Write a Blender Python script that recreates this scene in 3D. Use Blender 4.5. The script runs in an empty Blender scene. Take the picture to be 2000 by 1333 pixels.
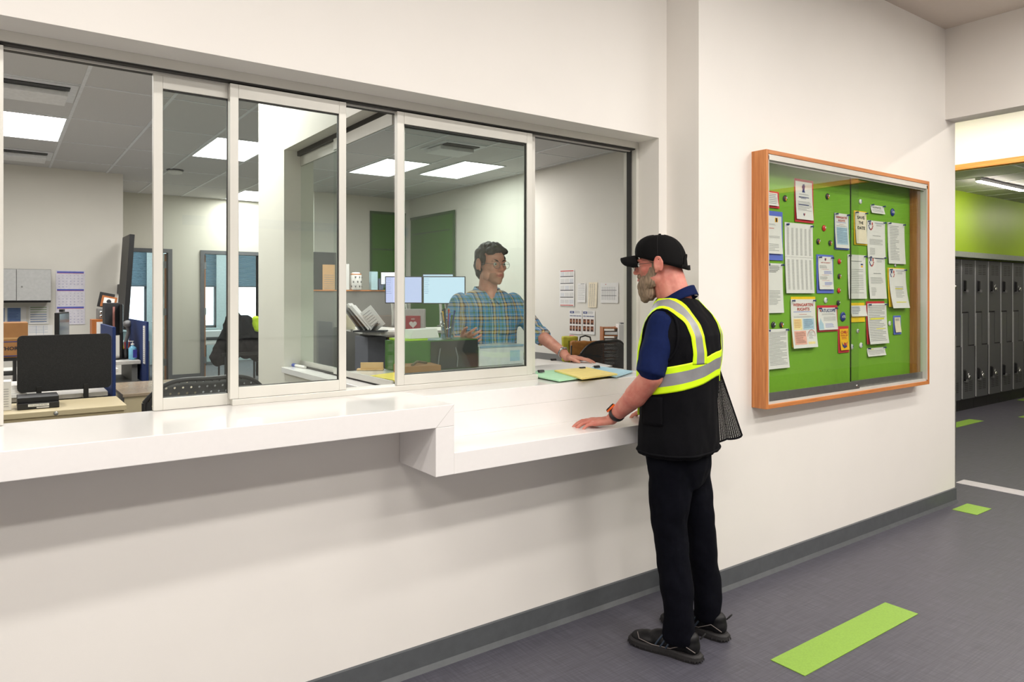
import bpy, bmesh, math, random
from mathutils import Vector, Matrix, noise
from mathutils.bvhtree import BVHTree
random.seed(7)
S = bpy.context.scene
COL = S.collection
# ------------------------------------------------------------------ camera
CAM_LOC = Vector((0.0, -2.547, 1.52)); YAW = math.radians(54.2); FPX = 1390.0; HOR = 577.0
cam = bpy.data.cameras.new('camera'); cam.sensor_width = 36.0; cam.lens = FPX*36.0/2000.0
cam.shift_y = -(666.5-HOR)/2000.0; cam.clip_start = 0.05; cam.clip_end = 200
camo = bpy.data.objects.new('camera', cam); COL.objects.link(camo)
camo.location = CAM_LOC; camo.rotation_euler = (math.pi/2, 0, YAW-math.pi/2)
S.camera = camo
CF = Vector((math.cos(YAW), math.sin(YAW), 0)); CR = Vector((math.sin(YAW), -math.cos(YAW), 0)); CU = Vector((0, 0, 1))
def at(px, py, ax, val):
    """measured point of the photo on a real plane x/y/z = val"""
    d = CF + CR*((px-1000)/FPX) + CU*((HOR-py)/FPX)
    i = 'xyz'.index(ax)
    return CAM_LOC + d*((val-CAM_LOC[i])/d[i])
def atd(px, py, dep):
    return CAM_LOC + (CF + CR*((px-1000)/FPX) + CU*((HOR-py)/FPX))*dep
# ------------------------------------------------------------------ world, exposure
S.view_settings.view_transform = 'Standard'; S.view_settings.look = 'None'
S.view_settings.exposure = -0.06; S.view_settings.gamma = 1.0; S.view_settings.use_curve_mapping = False
W = bpy.data.worlds.new('world'); S.world = W; W.use_nodes = True
bg = W.node_tree.nodes['Background']; bg.inputs[0].default_value = (0.80, 0.92, 1.0, 1); bg.inputs[1].default_value = 4.0
S.cycles.use_denoising = True
try: S.cycles.denoiser = 'OPENIMAGEDENOISE'
except Exception: pass
S.cycles.max_bounces = 9; S.cycles.diffuse_bounces = 4; S.cycles.glossy_bounces = 4
S.cycles.transmission_bounces = 6; S.cycles.transparent_max_bounces = 20
S.cycles.caustics_reflective = False; S.cycles.caustics_refractive = False
S.cycles.sample_clamp_indirect = 4.0
E_CORR = 20.5      # corridor ceiling panels
E_OFF = 10.0       # office ceiling panels
# ------------------------------------------------------------------ materials
def lin(h):
    if isinstance(h, str):
        h = h.lstrip('#'); c = [int(h[i:i+2], 16)/255 for i in (0, 2, 4)]
    else: c = [v/255 for v in h]
    return tuple((v/12.92 if v <= .04045 else ((v+.055)/1.055)**2.4) for v in c)+(1,)
MATS = {}
def mat(name, col, rough=.6, metal=0, spec=.5, noise_amt=.06, noise_scale=30, bump=0, bump_scale=200, emit=None, estr=1, stretch=None, sheen=0, coat=0):
    if name in MATS: return MATS[name]
    m = bpy.data.materials.new(name); m.use_nodes = True; nt = m.node_tree; N = nt.nodes; L = nt.links
    b = N['Principled BSDF']; c = lin(col)
    b.inputs['Roughness'].default_value = rough; b.inputs['Metallic'].default_value = metal
    b.inputs['Specular IOR Level'].default_value = spec
    b.inputs['Sheen Weight'].default_value = sheen; b.inputs['Coat Weight'].default_value = coat
    tc = N.new('ShaderNodeTexCoord'); mp = N.new('ShaderNodeMapping'); L.new(tc.outputs['Object'], mp.inputs[0])
    if stretch: mp.inputs['Scale'].default_value = stretch
    nz = N.new('ShaderNodeTexNoise'); nz.inputs['Scale'].default_value = noise_scale; nz.inputs['Detail'].default_value = 4
    L.new(mp.outputs[0], nz.inputs['Vector'])
    cr = N.new('ShaderNodeValToRGB'); a = noise_amt
    cr.color_ramp.elements[0].position = .3; cr.color_ramp.elements[1].position = .7
    cr.color_ramp.elements[0].color = tuple(max(0, v*(1-a)) for v in c[:3])+(1,)
    cr.color_ramp.elements[1].color = tuple(min(1, v*(1+a)) for v in c[:3])+(1,)
    L.new(nz.outputs['Fac'], cr.inputs[0]); L.new(cr.outputs[0], b.inputs['Base Color'])
    if bump:
        n2 = N.new('ShaderNodeTexNoise'); n2.inputs['Scale'].default_value = bump_scale; L.new(mp.outputs[0], n2.inputs['Vector'])
        bp = N.new('ShaderNodeBump'); bp.inputs['Strength'].default_value = bump; bp.inputs['Distance'].default_value = .002
        L.new(n2.outputs['Fac'], bp.inputs['Height']); L.new(bp.outputs[0], b.inputs['Normal'])
    if emit:
        b.inputs['Emission Color'].default_value = lin(emit); b.inputs['Emission Strength'].default_value = estr
    MATS[name] = m; return m
def emis(name, col, strength):
    if name in MATS: return MATS[name]
    m = bpy.data.materials.new(name); m.use_nodes = True; nt = m.node_tree
    for n in list(nt.nodes): nt.nodes.remove(n)
    e = nt.nodes.new('ShaderNodeEmission'); o = nt.nodes.new('ShaderNodeOutputMaterial')
    e.inputs[0].default_value = lin(col); e.inputs[1].default_value = strength
    nt.links.new(e.outputs[0], o.inputs[0]); MATS[name] = m; return m
def glass(name, tint, refl=1.0, haze=0):
    if name in MATS: return MATS[name]
    m = bpy.data.materials.new(name); m.use_nodes = True; nt = m.node_tree; N = nt.nodes; L = nt.links
    for n in list(N): N.remove(n)
    t = N.new('ShaderNodeBsdfTransparent'); t.inputs[0].default_value = tint+(1,)
    g = N.new('ShaderNodeBsdfGlossy'); g.inputs['Roughness'].default_value = 0.0; g.inputs[0].default_value = (1, 1, 1, 1)
    ge = N.new('ShaderNodeNewGeometry'); dt = N.new('ShaderNodeVectorMath'); dt.operation = 'DOT_PRODUCT'
    L.new(ge.outputs['Incoming'], dt.inputs[0]); L.new(ge.outputs['Normal'], dt.inputs[1])
    x = NX(m); ca = x.op('ABSOLUTE', dt.outputs['Value']); pw = x.op('POWER', x.op('SUBTRACT', 1.0, ca), 5.0)
    fr = x.op('ADD', x.op('MULTIPLY', pw, .96), .04)
    mu = N.new('ShaderNodeMath'); mu.operation = 'MULTIPLY'; mu.inputs[1].default_value = refl; mu.use_clamp = True
    mx = N.new('ShaderNodeMixShader'); o = N.new('ShaderNodeOutputMaterial')
    L.new(fr, mu.inputs[0]); L.new(mu.outputs[0], mx.inputs[0]); L.new(t.outputs[0], mx.inputs[1]); L.new(g.outputs[0], mx.inputs[2])
    L.new(mx.outputs[0], o.inputs[0]); MATS[name] = m; return m
def wood(name, c1, c2, scale=40, axis='z', rough=.45):
    if name in MATS: return MATS[name]
    m = bpy.data.materials.new(name); m.use_nodes = True; nt = m.node_tree; N = nt.nodes; L = nt.links
    b = N['Principled BSDF']; b.inputs['Roughness'].default_value = rough
    tc = N.new('ShaderNodeTexCoord'); mp = N.new('ShaderNodeMapping'); L.new(tc.outputs['Object'], mp.inputs[0])
    sc = {'z': (1, 1, .04), 'x': (.04, 1, 1), 'y': (1, .04, 1)}[axis]
    mp.inputs['Scale'].default_value = sc
    nz = N.new('ShaderNodeTexNoise'); nz.inputs['Scale'].default_value = scale; nz.inputs['Detail'].default_value = 6; nz.inputs['Roughness'].default_value = .65
    L.new(mp.outputs[0], nz.inputs['Vector'])
    cr = N.new('ShaderNodeValToRGB'); cr.color_ramp.elements[0].position = .35; cr.color_ramp.elements[1].position = .65
    cr.color_ramp.elements[0].color = lin(c1); cr.color_ramp.elements[1].color = lin(c2)
    L.new(nz.outputs['Fac'], cr.inputs[0]); L.new(cr.outputs[0], b.inputs['Base Color']); MATS[name] = m; return m
# node-expression helper
class NX:
    def __init__(s, m): s.nt = m.node_tree; s.N = s.nt.nodes; s.L = s.nt.links
    def op(s, o, a, b=None, c=None, clamp=False):
        n = s.N.new('ShaderNodeMath'); n.operation = o; n.use_clamp = clamp
        for i, v in enumerate((a, b, c)):
            if v is None: continue
            if isinstance(v, (int, float)): n.inputs[i].default_value = v
            else: s.L.new(v, n.inputs[i])
        return n.outputs[0]
    def band(s, v, period, off, lo, hi):      # 1 where frac((v-off)/period)*period in lo..hi
        f = s.op('WRAP', s.op('SUBTRACT', v, off), period, 0.0)
        return s.op('MULTIPLY', s.op('GREATER_THAN', f, lo), s.op('LESS_THAN', f, hi))
    def mix(s, fac, a, b):
        n = s.N.new('ShaderNodeMix'); n.data_type = 'RGBA'
        if isinstance(fac, (int, float)): n.inputs[0].default_value = fac
        else: s.L.new(fac, n.inputs[0])
        for i, v in ((6, a), (7, b)):
            if isinstance(v, tuple): n.inputs[i].default_value = v
            else: s.L.new(v, n.inputs[i])
        return n.outputs[2]
# ------------------------------------------------------------------ mesh builder
class MB:
    def __init__(s): s.v = []; s.f = []; s.m = []; s.sm = []; s.ms = []
    def mi(s, m):
        if m not in s.ms: s.ms.append(m)
        return s.ms.index(m)
    def add(s, vs, fs, m, smooth=False):
        o = len(s.v); s.v += [tuple(v) for v in vs]; k = s.mi(m)
        for f in fs: s.f.append(tuple(i+o for i in f)); s.m.append(k); s.sm.append(smooth)
        return s
    def box(s, x0, x1, y0, y1, z0, z1, m):
        vs = [(x, y, z) for x in (x0, x1) for y in (y0, y1) for z in (z0, z1)]
        return s.add(vs, [(0, 1, 3, 2), (4, 6, 7, 5), (0, 4, 5, 1), (2, 3, 7, 6), (0, 2, 6, 4), (1, 5, 7, 3)], m)
    def obox(s, c, size, R, m):
        c = Vector(c); h = Vector(size)/2
        vs = [c + R @ Vector((x*h.x, y*h.y, z*h.z)) for x in (-1, 1) for y in (-1, 1) for z in (-1, 1)]
        return s.add(vs, [(0, 1, 3, 2), (4, 6, 7, 5), (0, 4, 5, 1), (2, 3, 7, 6), (0, 2, 6, 4), (1, 5, 7, 3)], m)
    def poly(s, pts, m): return s.add(pts, [tuple(range(len(pts)))], m)
    def prism(s, pts, ext, m, smooth=False):       # pts closed 3d loop, extruded along ext
        ext = Vector(ext); n = len(pts); a = [Vector(p) for p in pts]; b = [p+ext for p in a]
        fs = [tuple(range(n))[::-1], tuple(range(n, 2*n))]
        s.add(a+b, fs, m)
        return s.add(a+b, [(i, (i+1) % n, n+(i+1) % n, n+i) for i in range(n)], m, smooth)
    def tube(s, pts, rad, m, seg=12, caps=True, flat=None):
        pts = [Vector(p) for p in pts]; n = len(pts)
        if isinstance(rad, (int, float)): rad = [rad]*n
        rings = []; up = None
        for i, p in enumerate(pts):
            d = (pts[min(i+1, n-1)]-pts[max(i-1, 0)]).normalized()
            if up is None: up = Vector((0, 0, 1)) if abs(d.z) < .9 else Vector((0, 1, 0))
            x = up.cross(d)
            if x.length < 1e-5: x = Vector((1, 0, 0)).cross(d)
            x.normalize(); y = d.cross(x).normalized(); up = y
            r = rad[i]; rx, ry = r if isinstance(r, tuple) else (r, r)
            rings.append([p + x*math.cos(a)*rx + y*math.sin(a)*ry for a in [2*math.pi*k/seg for k in range(seg)]])
        vs = [v for r in rings for v in r]
        fs = [(i*seg+k, i*seg+(k+1) % seg, (i+1)*seg+(k+1) % seg, (i+1)*seg+k) for i in range(n-1) for k in range(seg)]
        s.add(vs, fs, m, True)
        if caps: s.add(rings[0], [tuple(range(seg))[::-1]], m); s.add(rings[-1], [tuple(range(seg))], m)
        return s
    def cyl(s, p0, p1, r, m, seg=16, r2=None): return s.tube([p0, p1], [r, r if r2 is None else r2], m, seg)
    def lathe(s, c, prof, m, seg=24, axis='z', smooth=True):
        c = Vector(c); vs = []
        for r, z in prof:
            for k in range(seg):
                a = 2*math.pi*k/seg; q = (r*math.cos(a), r*math.sin(a), z)
                if axis == 'y': q = (q[0], q[2], q[1])
                if axis == 'x': q = (q[2], q[0], q[1])
                vs.append(c+Vector(q))
        n = len(prof)
        fs = [(i*seg+k, i*seg+(k+1) % seg, (i+1)*seg+(k+1) % seg, (i+1)*seg+k) for i in range(n-1) for k in range(seg)]
        s.add(vs, fs, m, smooth)
        s.add(vs[:seg], [tuple(range(seg))[::-1]], m); return s.add(vs[-seg:], [tuple(range(seg))], m)
    def ell(s, c, r, m, R=None, seg=20, rings=12):
        c = Vector(c); vs = []
        if isinstance(r, (int, float)): r = (r, r, r)
        for i in range(rings+1):
            t = math.pi*i/rings
            for k in range(seg):
                a = 2*math.pi*k/seg; q = Vector((r[0]*math.sin(t)*math.cos(a), r[1]*math.sin(t)*math.sin(a), r[2]*math.cos(t)))
                vs.append(c+(R @ q if R else q))
        fs = [(i*seg+k, (i+1)*seg+k, (i+1)*seg+(k+1) % seg, i*seg+(k+1) % seg) for i in range(rings) for k in range(seg)]
        return s.add(vs, fs, m, True)
    def cap(s, p0, p1, r0, r1, m, seg=16):        # tapered capsule (for blobs)
        p0 = Vector(p0); p1 = Vector(p1)
        s.ell(p0, r0, m, seg=seg, rings=8); s.ell(p1, r1, m, seg=seg, rings=8)
        return s.tube([p0, p1], [r0, r1], m, seg)
    def grid(s, fn, nu, nv, m, smooth=True):
        vs = [fn(i/nu, j/nv) for j in range(nv+1) for i in range(nu+1)]
        fs = [(j*(nu+1)+i, j*(nu+1)+i+1, (j+1)*(nu+1)+i+1, (j+1)*(nu+1)+i) for j in range(nv) for i in range(nu)]
        return s.add(vs, fs, m, smooth)
    def text(s, txt, o, u, v, h, m, depth=0.0, align='CENTER', bold=0.0, width=None):
        """lettering: baseline origin o, right dir u, up dir v, cap height h"""
        c = bpy.data.curves.new('t', 'FONT'); c.body = txt; c.size = 1.0; c.align_x = align; c.offset = bold; c.resolution_u = 2
        ob = bpy.data.objects.new('t', c); COL.objects.link(ob)
        me = bpy.data.meshes.new_from_object(ob.evaluated_get(bpy.context.evaluated_depsgraph_get()))
        vs = [vv.co.copy() for vv in me.vertices]; fs = [tuple(p.vertices) for p in me.polygons]
        bpy.data.objects.remove(ob); bpy.data.curves.remove(c); bpy.data.meshes.remove(me)
        if not vs: return s
        o = Vector(o); u = Vector(u).normalized(); v = Vector(v).normalized(); k = h/.72; kx = k
        if width:
            w = max(q.x for q in vs)-min(q.x for q in vs); kx = width/w
        return s.add([o+u*(q.x*kx)+v*(q.y*k) for q in vs], fs, m)
    def mesh(s, name):
        me = bpy.data.meshes.new(name); me.from_pydata(s.v, [], s.f)
        for m in s.ms: me.materials.append(m)
        me.polygons.foreach_set('material_index', s.m); me.polygons.foreach_set('use_smooth', s.sm)
        me.update(); return me
    def build(s, name, parent=None, bevel=0, label=None, recalc=True, local=False):
        me = s.mesh(name)
        if recalc:
            b = bmesh.new(); b.from_mesh(me); bmesh.ops.recalc_face_normals(b, faces=b.faces); b.to_mesh(me); b.free()
        o = bpy.data.objects.new(name, me); COL.objects.link(o)
        if parent is not None:
            o.parent = parent
            if not local: o.matrix_parent_inverse = world_mat(parent).inverted()
        if bevel:
            md = o.modifiers.new('bevel', 'BEVEL'); md.width = bevel; md.segments = 2; md.limit_method = 'ANGLE'; md.angle_limit = math.radians(40)
        if label: o['label'] = label
        return o
def world_mat(o):
    m = Matrix.Translation(o.location) @ o.rotation_euler.to_matrix().to_4x4()
    return world_mat(o.parent) @ o.matrix_parent_inverse @ m if o.parent else m
def tag(o, label, cat, group=None, kind=None):
    o['label'] = label; o['category'] = cat
    if group: o['group'] = group
    if kind: o['kind'] = kind
    return o
def thing(name, label, cat, loc=(0, 0, 0), rz=0, group=None):
    o = bpy.data.objects.new(name, None); COL.objects.link(o); o.location = loc; o.rotation_euler = (0, 0, rz); o.empty_display_size = .05
    return tag(o, label, cat, group)
def struct(o): o['kind'] = 'structure'; return o
def copy_tree(o, loc=None, parent=None):
    c = o.copy(); COL.objects.link(c)
    if parent is not None:
        c.parent = parent; c.matrix_parent_inverse = o.matrix_parent_inverse.copy()
    for ch in list(o.children): copy_tree(ch, None, c)
    if loc is not None: c.location = loc
    return c
def blob(mb, name, parent=None, voxel=.006, smooth=6, sfac=.5, wrinkle=0, wscale=12, wstretch=(1, 1, 1), post=None, bevel=0):
    me = mb.mesh('tmp'); o = bpy.data.objects.new('tmp', me); COL.objects.link(o)
    r = o.modifiers.new('r', 'REMESH'); r.mode = 'VOXEL'; r.voxel_size = voxel
    if smooth:
        k = o.modifiers.new('s', 'SMOOTH'); k.factor = sfac; k.iterations = smooth
    m2 = bpy.data.meshes.new_from_object(o.evaluated_get(bpy.context.evaluated_depsgraph_get()))
    bpy.data.objects.remove(o)
    m2.name = name; m2.materials.clear()
    for m in mb.ms: m2.materials.append(m)
    if wrinkle:
        nn = [v.normal.copy() for v in m2.vertices]
        for v, n in zip(m2.vertices, nn):
            q = Vector((v.co.x*wstretch[0], v.co.y*wstretch[1], v.co.z*wstretch[2]))*wscale
            d = noise.noise(q)+.5*noise.noise(q*2.1+Vector((3, 1, 7)))
            v.co += n*(d*wrinkle)
    if post: post(m2)
    for p in m2.polygons: p.use_smooth = True
    ob = bpy.data.objects.new(name, m2); COL.objects.link(ob)
    if parent is not None:
        ob.parent = parent
    return ob
# ================================================================== materials used widely
M_wall = mat('warm_white_paint', (240, 236, 230), rough=.55, noise_amt=.012, noise_scale=3, bump=.05, bump_scale=300)
M_wallin = mat('office_white_paint', (226, 222, 212), rough=.6, noise_amt=.015, noise_scale=3)
M_solid = mat('white_solid_surface', (240, 237, 235), rough=.14, noise_amt=.008, noise_scale=60)
M_base = mat('grey_rubber_base', (84, 87, 90), rough=.5, noise_amt=.08, noise_scale=25)
M_alu = mat('satin_aluminium', (218, 216, 208), rough=.42, metal=.25, noise_amt=.03, noise_scale=8, stretch=(1, 1, .1))
M_aludark = mat('dark_track', (52, 50, 48), rough=.5, metal=.3)
M_black = mat('black_plastic', (22, 22, 23), rough=.45)
M_grey = mat('grey_plastic', (120, 121, 122), rough=.5)
M_dgrey = mat('charcoal', (58, 58, 60), rough=.5)
M_paper = mat('paper_white', (232, 230, 226), rough=.8, noise_amt=.015)
M_ink = mat('ink_black', (40, 40, 44), rough=.8)
M_inkg = mat('ink_grey', (150, 150, 150), rough=.8)
M_red = mat('card_red', (205, 40, 56), rough=.75)
M_blue = mat('card_blue', (92, 112, 205), rough=.75)
M_navy = mat('ink_navy', (28, 52, 120), rough=.7)
M_yel = mat('card_yellow', (250, 208, 0), rough=.75)
M_hl = mat('highlighter', (232, 226, 60), rough=.8)
M_pin = mat('pin_blue', (18, 50, 120), rough=.3)
M_chrome = mat('chrome', (200, 200, 200), rough=.15, metal=1)
M_steel = mat('brushed_steel', (165, 165, 162), rough=.35, metal=.9)
M_green = mat('office_green_paint', (58, 108, 26), rough=.5, noise_amt=.03, noise_scale=4)
M_lime = mat('lime_wall_paint', (158, 192, 20), rough=.42, noise_amt=.03, noise_scale=3)
M_glass = glass('clear_glass', (.94, .97, .955), .6)
M_glasscab = glass('cabinet_glass', (.97, .985, .97), 1.0)
M_wood = wood('oak_fascia', (178, 104, 52), (214, 142, 82), 60, 'z')
M_woodx = wood('oak_fascia_rail', (176, 102, 50), (212, 140, 80), 60, 'x')
M_woody = wood('oak_trim', (214, 132, 60), (240, 166, 92), 60, 'y')
M_orangew = wood('orange_wood', (150, 84, 34), (186, 112, 54), 40, 'z')
# floors
def floor_mat(name, c, fine):
    m = bpy.data.materials.new(name); m.use_nodes = True; x = NX(m); N = x.N
    b = N['Principled BSDF']; b.inputs['Roughness'].default_value = .42; b.inputs['Specular IOR Level'].default_value = .4
    tc = N.new('ShaderNodeTexCoord'); outs = []
    for sc in ((6, 150, 1), (150, 6, 1)):
        mp = N.new('ShaderNodeMapping'); x.L.new(tc.outputs['Object'], mp.inputs[0]); mp.inputs['Scale'].default_value = sc
        nz = N.new('ShaderNodeTexNoise'); nz.inputs['Scale'].default_value = 1.0; nz.inputs['Detail'].default_value = 3; x.L.new(mp.outputs[0], nz.inputs['Vector']); outs.append(nz.outputs['Fac'])
    v = x.op('MULTIPLY', outs[0], outs[1]); v = x.op('MULTIPLY', x.op('SUBTRACT', v, .25), fine)
    v = x.op('ADD', v, 0.5, clamp=True)
    a = tuple(q*.62 for q in lin(c)[:3])+(1,); d = tuple(min(1, q*1.38) for q in lin(c)[:3])+(1,)
    x.L.new(x.mix(v, a, d), b.inputs['Base Color']); MATS[name] = m; return m
M_floor = floor_mat('woven_grey_floor', (80, 79, 88), 2.4)
M_tape = mat('lime_floor_inlay', (134, 172, 64), rough=.5, noise_amt=.08, noise_scale=120)
M_wtape = mat('white_floor_inlay', (188, 184, 190), rough=.5)
# ceiling tile material with grid lines (0.61 x 1.22)
def ceil_mat(name, col, px, py, ox, oy, lw, line):
    m = bpy.data.materials.new(name); m.use_nodes = True; x = NX(m); N = x.N; b = N['Principled BSDF']; b.inputs['Roughness'].default_value = .8
    tc = N.new('ShaderNodeTexCoord'); sp = N.new('ShaderNodeSeparateXYZ'); x.L.new(tc.outputs['Object'], sp.inputs[0])
    g = x.op('MAXIMUM', x.band(sp.outputs[0], px, ox-lw/2, 0, lw), x.band(sp.outputs[1], py, oy-lw/2, 0, lw))
    x.L.new(x.mix(g, lin(col), lin(line)), b.inputs['Base Color']); MATS[name] = m; return m
M_ceil = mat('acoustic_tile', (208, 207, 206), rough=.85, noise_amt=.02, noise_scale=80)
M_tbar = mat('ceiling_tee_bar', (226, 228, 230), rough=.5)
M_ceilcor = mat('corridor_ceiling_paint', (215, 205, 194), rough=.8, noise_amt=.01)
M_lightC = emis('corridor_light_lens', (255, 250, 244), E_CORR*2.2)
M_lightO = emis('office_light_lens', (255, 253, 249), E_OFF*2.6); M_lightB = emis('dispatch_light_lens', (255, 253, 250), E_OFF*1.5)

def slab(name, x0, x1, y0, y1, z0, z1, m):
    return struct(MB().box(x0, x1, y0, y1, z0, z1, m).build(name))
def wall_hole(name, axis, c0, c1, a0, a1, z0, z1, holes, m):
    """wall of thickness c0..c1 across axis, spanning a0..a1 and z0..z1, with rectangular holes (ha0,ha1,hz0,hz1)"""
    mb = MB(); cuts = sorted({a0, a1, *[h[0] for h in holes], *[h[1] for h in holes]})
    for p, q in zip(cuts, cuts[1:]):
        hs = sorted([(h[2], h[3]) for h in holes if h[0] <= p+1e-6 and h[1] >= q-1e-6])
        z = z0
        for hz0, hz1 in hs+[(z1, z1)]:
            if hz0 > z+1e-6:
                if axis == 'y': mb.box(p, q, c0, c1, z, hz0, m)
                else: mb.box(c0, c1, p, q, z, hz0, m)
            z = max(z, hz1)
    o = mb.build(name); b = bmesh.new(); b.from_mesh(o.data); bmesh.ops.remove_doubles(b, verts=b.verts, dist=1e-5)
    b.to_mesh(o.data); b.free(); return struct(o)
# ================================================================== the setting
ZC, ZOF, ZOC = 3.44, .15, 3.10
slab('floor', -5, 16.5, -6, 2.2, -.1, 0, M_floor)
slab('ceiling', -5, 8.0, -6, .02, ZC, ZC+.1, M_ceilcor)
WY = -.21; JX = 2.835; EX = 5.70
wall_hole('wall_window', 'y', 0, .14, -5, JX+.1, 0, ZC, [(-.62, 2.775, 1.035, 2.336)], M_wall)
CX0, CX1, CZ0, CZ1 = 3.265, 5.095, .92, 2.288
wall_hole('wall_right', 'y', WY, .14, JX, EX, 0, ZC, [(CX0, CX1, CZ0, CZ1)], M_wall)
slab('wall_side', EX-.01, EX, .14, 1.6, 0, ZC, M_wall)
slab('wall_far', 5.54, EX, -6, WY, 2.787, ZC, M_wall)
slab('wall_left', -5.1, -5, -6, .14, 0, ZC, M_wall)
slab('wall_back', -5, 16.5, -6.1, -6, 0, ZC, M_wall)
slab('wall_end', 16.5, 16.6, -6, 2.2, 0, ZC, M_wall)
slab('wall_lockers', EX, 16.5, 1.62, 1.75, 0, ZC, M_lime)
slab('ceiling_far', 8.06, 16.5, -6, 1.75, 2.90, 3.0, M_ceil)
mb = MB()
for k in range(14):
    mb.box(8.06+k*.61, 8.085+k*.61, -6, 1.62, 2.895, 2.902, M_tbar)
for k in range(7): mb.box(8.06, 16.5, .45-k*1.22, .475-k*1.22, 2.894, 2.903, M_tbar)
struct(mb.build('trim_4'))
slab('wall_bulkhead', 8.0, 8.06, -6, 1.62, 2.86, ZC, M_wall)
slab('trim_1', 7.975, 8.07, -6, 1.62, 2.805, 2.86, M_woody)
slab('ceiling_middle', EX, 8.0, -6, 1.62, ZC, ZC+.1, M_ceilcor)
slab('trim_2', EX, 16.5, 1.50, 1.62, 2.015, 2.085, mat('grey_ledge', (150, 158, 146), rough=.5))
# dark corner guard, rubber bases with toe
slab('trim_3', EX-.004, EX+.006, WY-.004, WY+.10, .105, 1.22, M_steel)
def base(name, x0, x1, yf):
    mb = MB(); prof = [(yf, .108), (yf-.008, .104), (yf-.009, .02), (yf-.022, 0), (yf, 0)]
    mb.prism([(x0, y, z) for y, z in prof], (x1-x0, 0, 0), M_base); return struct(mb.build(name))
base('baseboard_left', -5, JX+.0, 0)
base('baseboard_right', JX-.009, EX+.006, WY)
struct(MB().prism([(JX, WY-.009, .106), (JX-.008, WY-.009, .104), (JX-.009, WY-.009, .02), (JX-.022, WY-.022, 0), (JX, WY-.009, 0)], (0, .22, 0), M_base).build('baseboard_return'))
# floor inlays
def inlay(pts, m, nm, lb, g=None):
    mb = MB(); mb.prism([(x, y, .0005) for x, y in pts], (0, 0, .0025), m); return tag(mb.build(nm), lb, 'floor marking', g)
inlay([(2.605, -.93), (3.55, -.93), (3.55, -.775), (2.605, -.775)], M_tape, 'floor_stripe', 'long lime green floor stripe nearest the camera, right of the man')
inlay([(5.475, -.44), (5.72, -.44), (5.72, -.283), (5.475, -.283)], M_tape, 'floor_stripe', 'short lime green floor stripe at the corner of the wall end')
inlay([(8.7, 1.09), (9.64, 1.09), (9.64, 1.245), (8.7, 1.245)], M_tape, 'floor_stripe', 'lime green floor stripe in front of the dark lockers, left one')
inlay([(10.30, .80), (11.24, .80), (11.24, .955), (10.30, .955)], M_tape, 'floor_stripe', 'lime green floor stripe at the right picture edge below the lockers')
inlay([(11.95, 1.45), (12.8, 1.45), (12.8, 1.53), (11.95, 1.53)], M_tape, 'floor_stripe', 'sliver of lime green floor stripe close to the locker base')
inlay([(6.28, .026), (6.44, .026), (6.44, -2.2), (6.28, -2.2)], M_wtape, 'floor_stripe', 'pale white floor stripe crossing the far corridor')
# ---- office shell
slab('floor_office', -3, 6, .14, 14, 0, ZOF, mat('office_carpet', (112, 112, 112), rough=.9, noise_amt=.35, noise_scale=25))
slab('ceiling_office', -3.1, 6, .14, 9.9, ZOC, ZOC+.34, M_ceil)
slab('ceiling_rear', -.5, 6, 9.9, 13.2, 3.0, 3.1, M_wallin)
GX = [.512+.6145*k for k in range(-6, 10)]; GY = [3.68+1.2*k for k in range(-3, 6)]
mb = MB()
for x in GX: mb.box(x-.012, x+.012, .14, 9.73, ZOC-.006, ZOC, M_tbar)
for y in GY: mb.box(-3, 5.53, y-.009, y+.009, ZOC-.005, ZOC, M_tbar)
struct(mb.build('trim_5'))
wall_hole('wall_office_back', 'y', 7.95, 8.05, -3, 1.315, ZOF, ZOC, [], M_wallin)
slab('wall_office_return', 1.215, 1.315, 8.05, 9.73, ZOF, ZOC, M_wallin)
D1 = (1.385, 2.165); D2 = (2.70, 3.56); DT = 2.19
wall_hole('wall_office_doors', 'y', 9.73, 9.85, 1.215, 5.63, ZOF, ZOC, [(D1[0], D1[1], ZOF, DT), (D2[0], D2[1], ZOF, DT)], mat('office_grey_paint', (205, 203, 190), rough=.6, noise_amt=.01))
slab('wall_office_left', -3.1, -3, .14, 8.05, ZOF, ZOC, M_wallin)
slab('wall_office_right', 5.53, 5.63, .14, 9.73, ZOF, ZOC, M_wallin)
slab('wall_dispatch_back', 3.90, 5.53, 8.02, 8.12, ZOF, ZOC, M_wallin)
slab('wall_office_front', 2.775, 5.53, .141, .16, ZOF, ZOC, M_wallin)
# partition between the two offices with its own sliding window
PX = 1.30
wall_hole('wall_partition', 'x', PX, PX+.17, .22, 1.93, ZOF, ZOC, [(.22, 1.445, 1.085, 2.337)], M_wallin)
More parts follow.
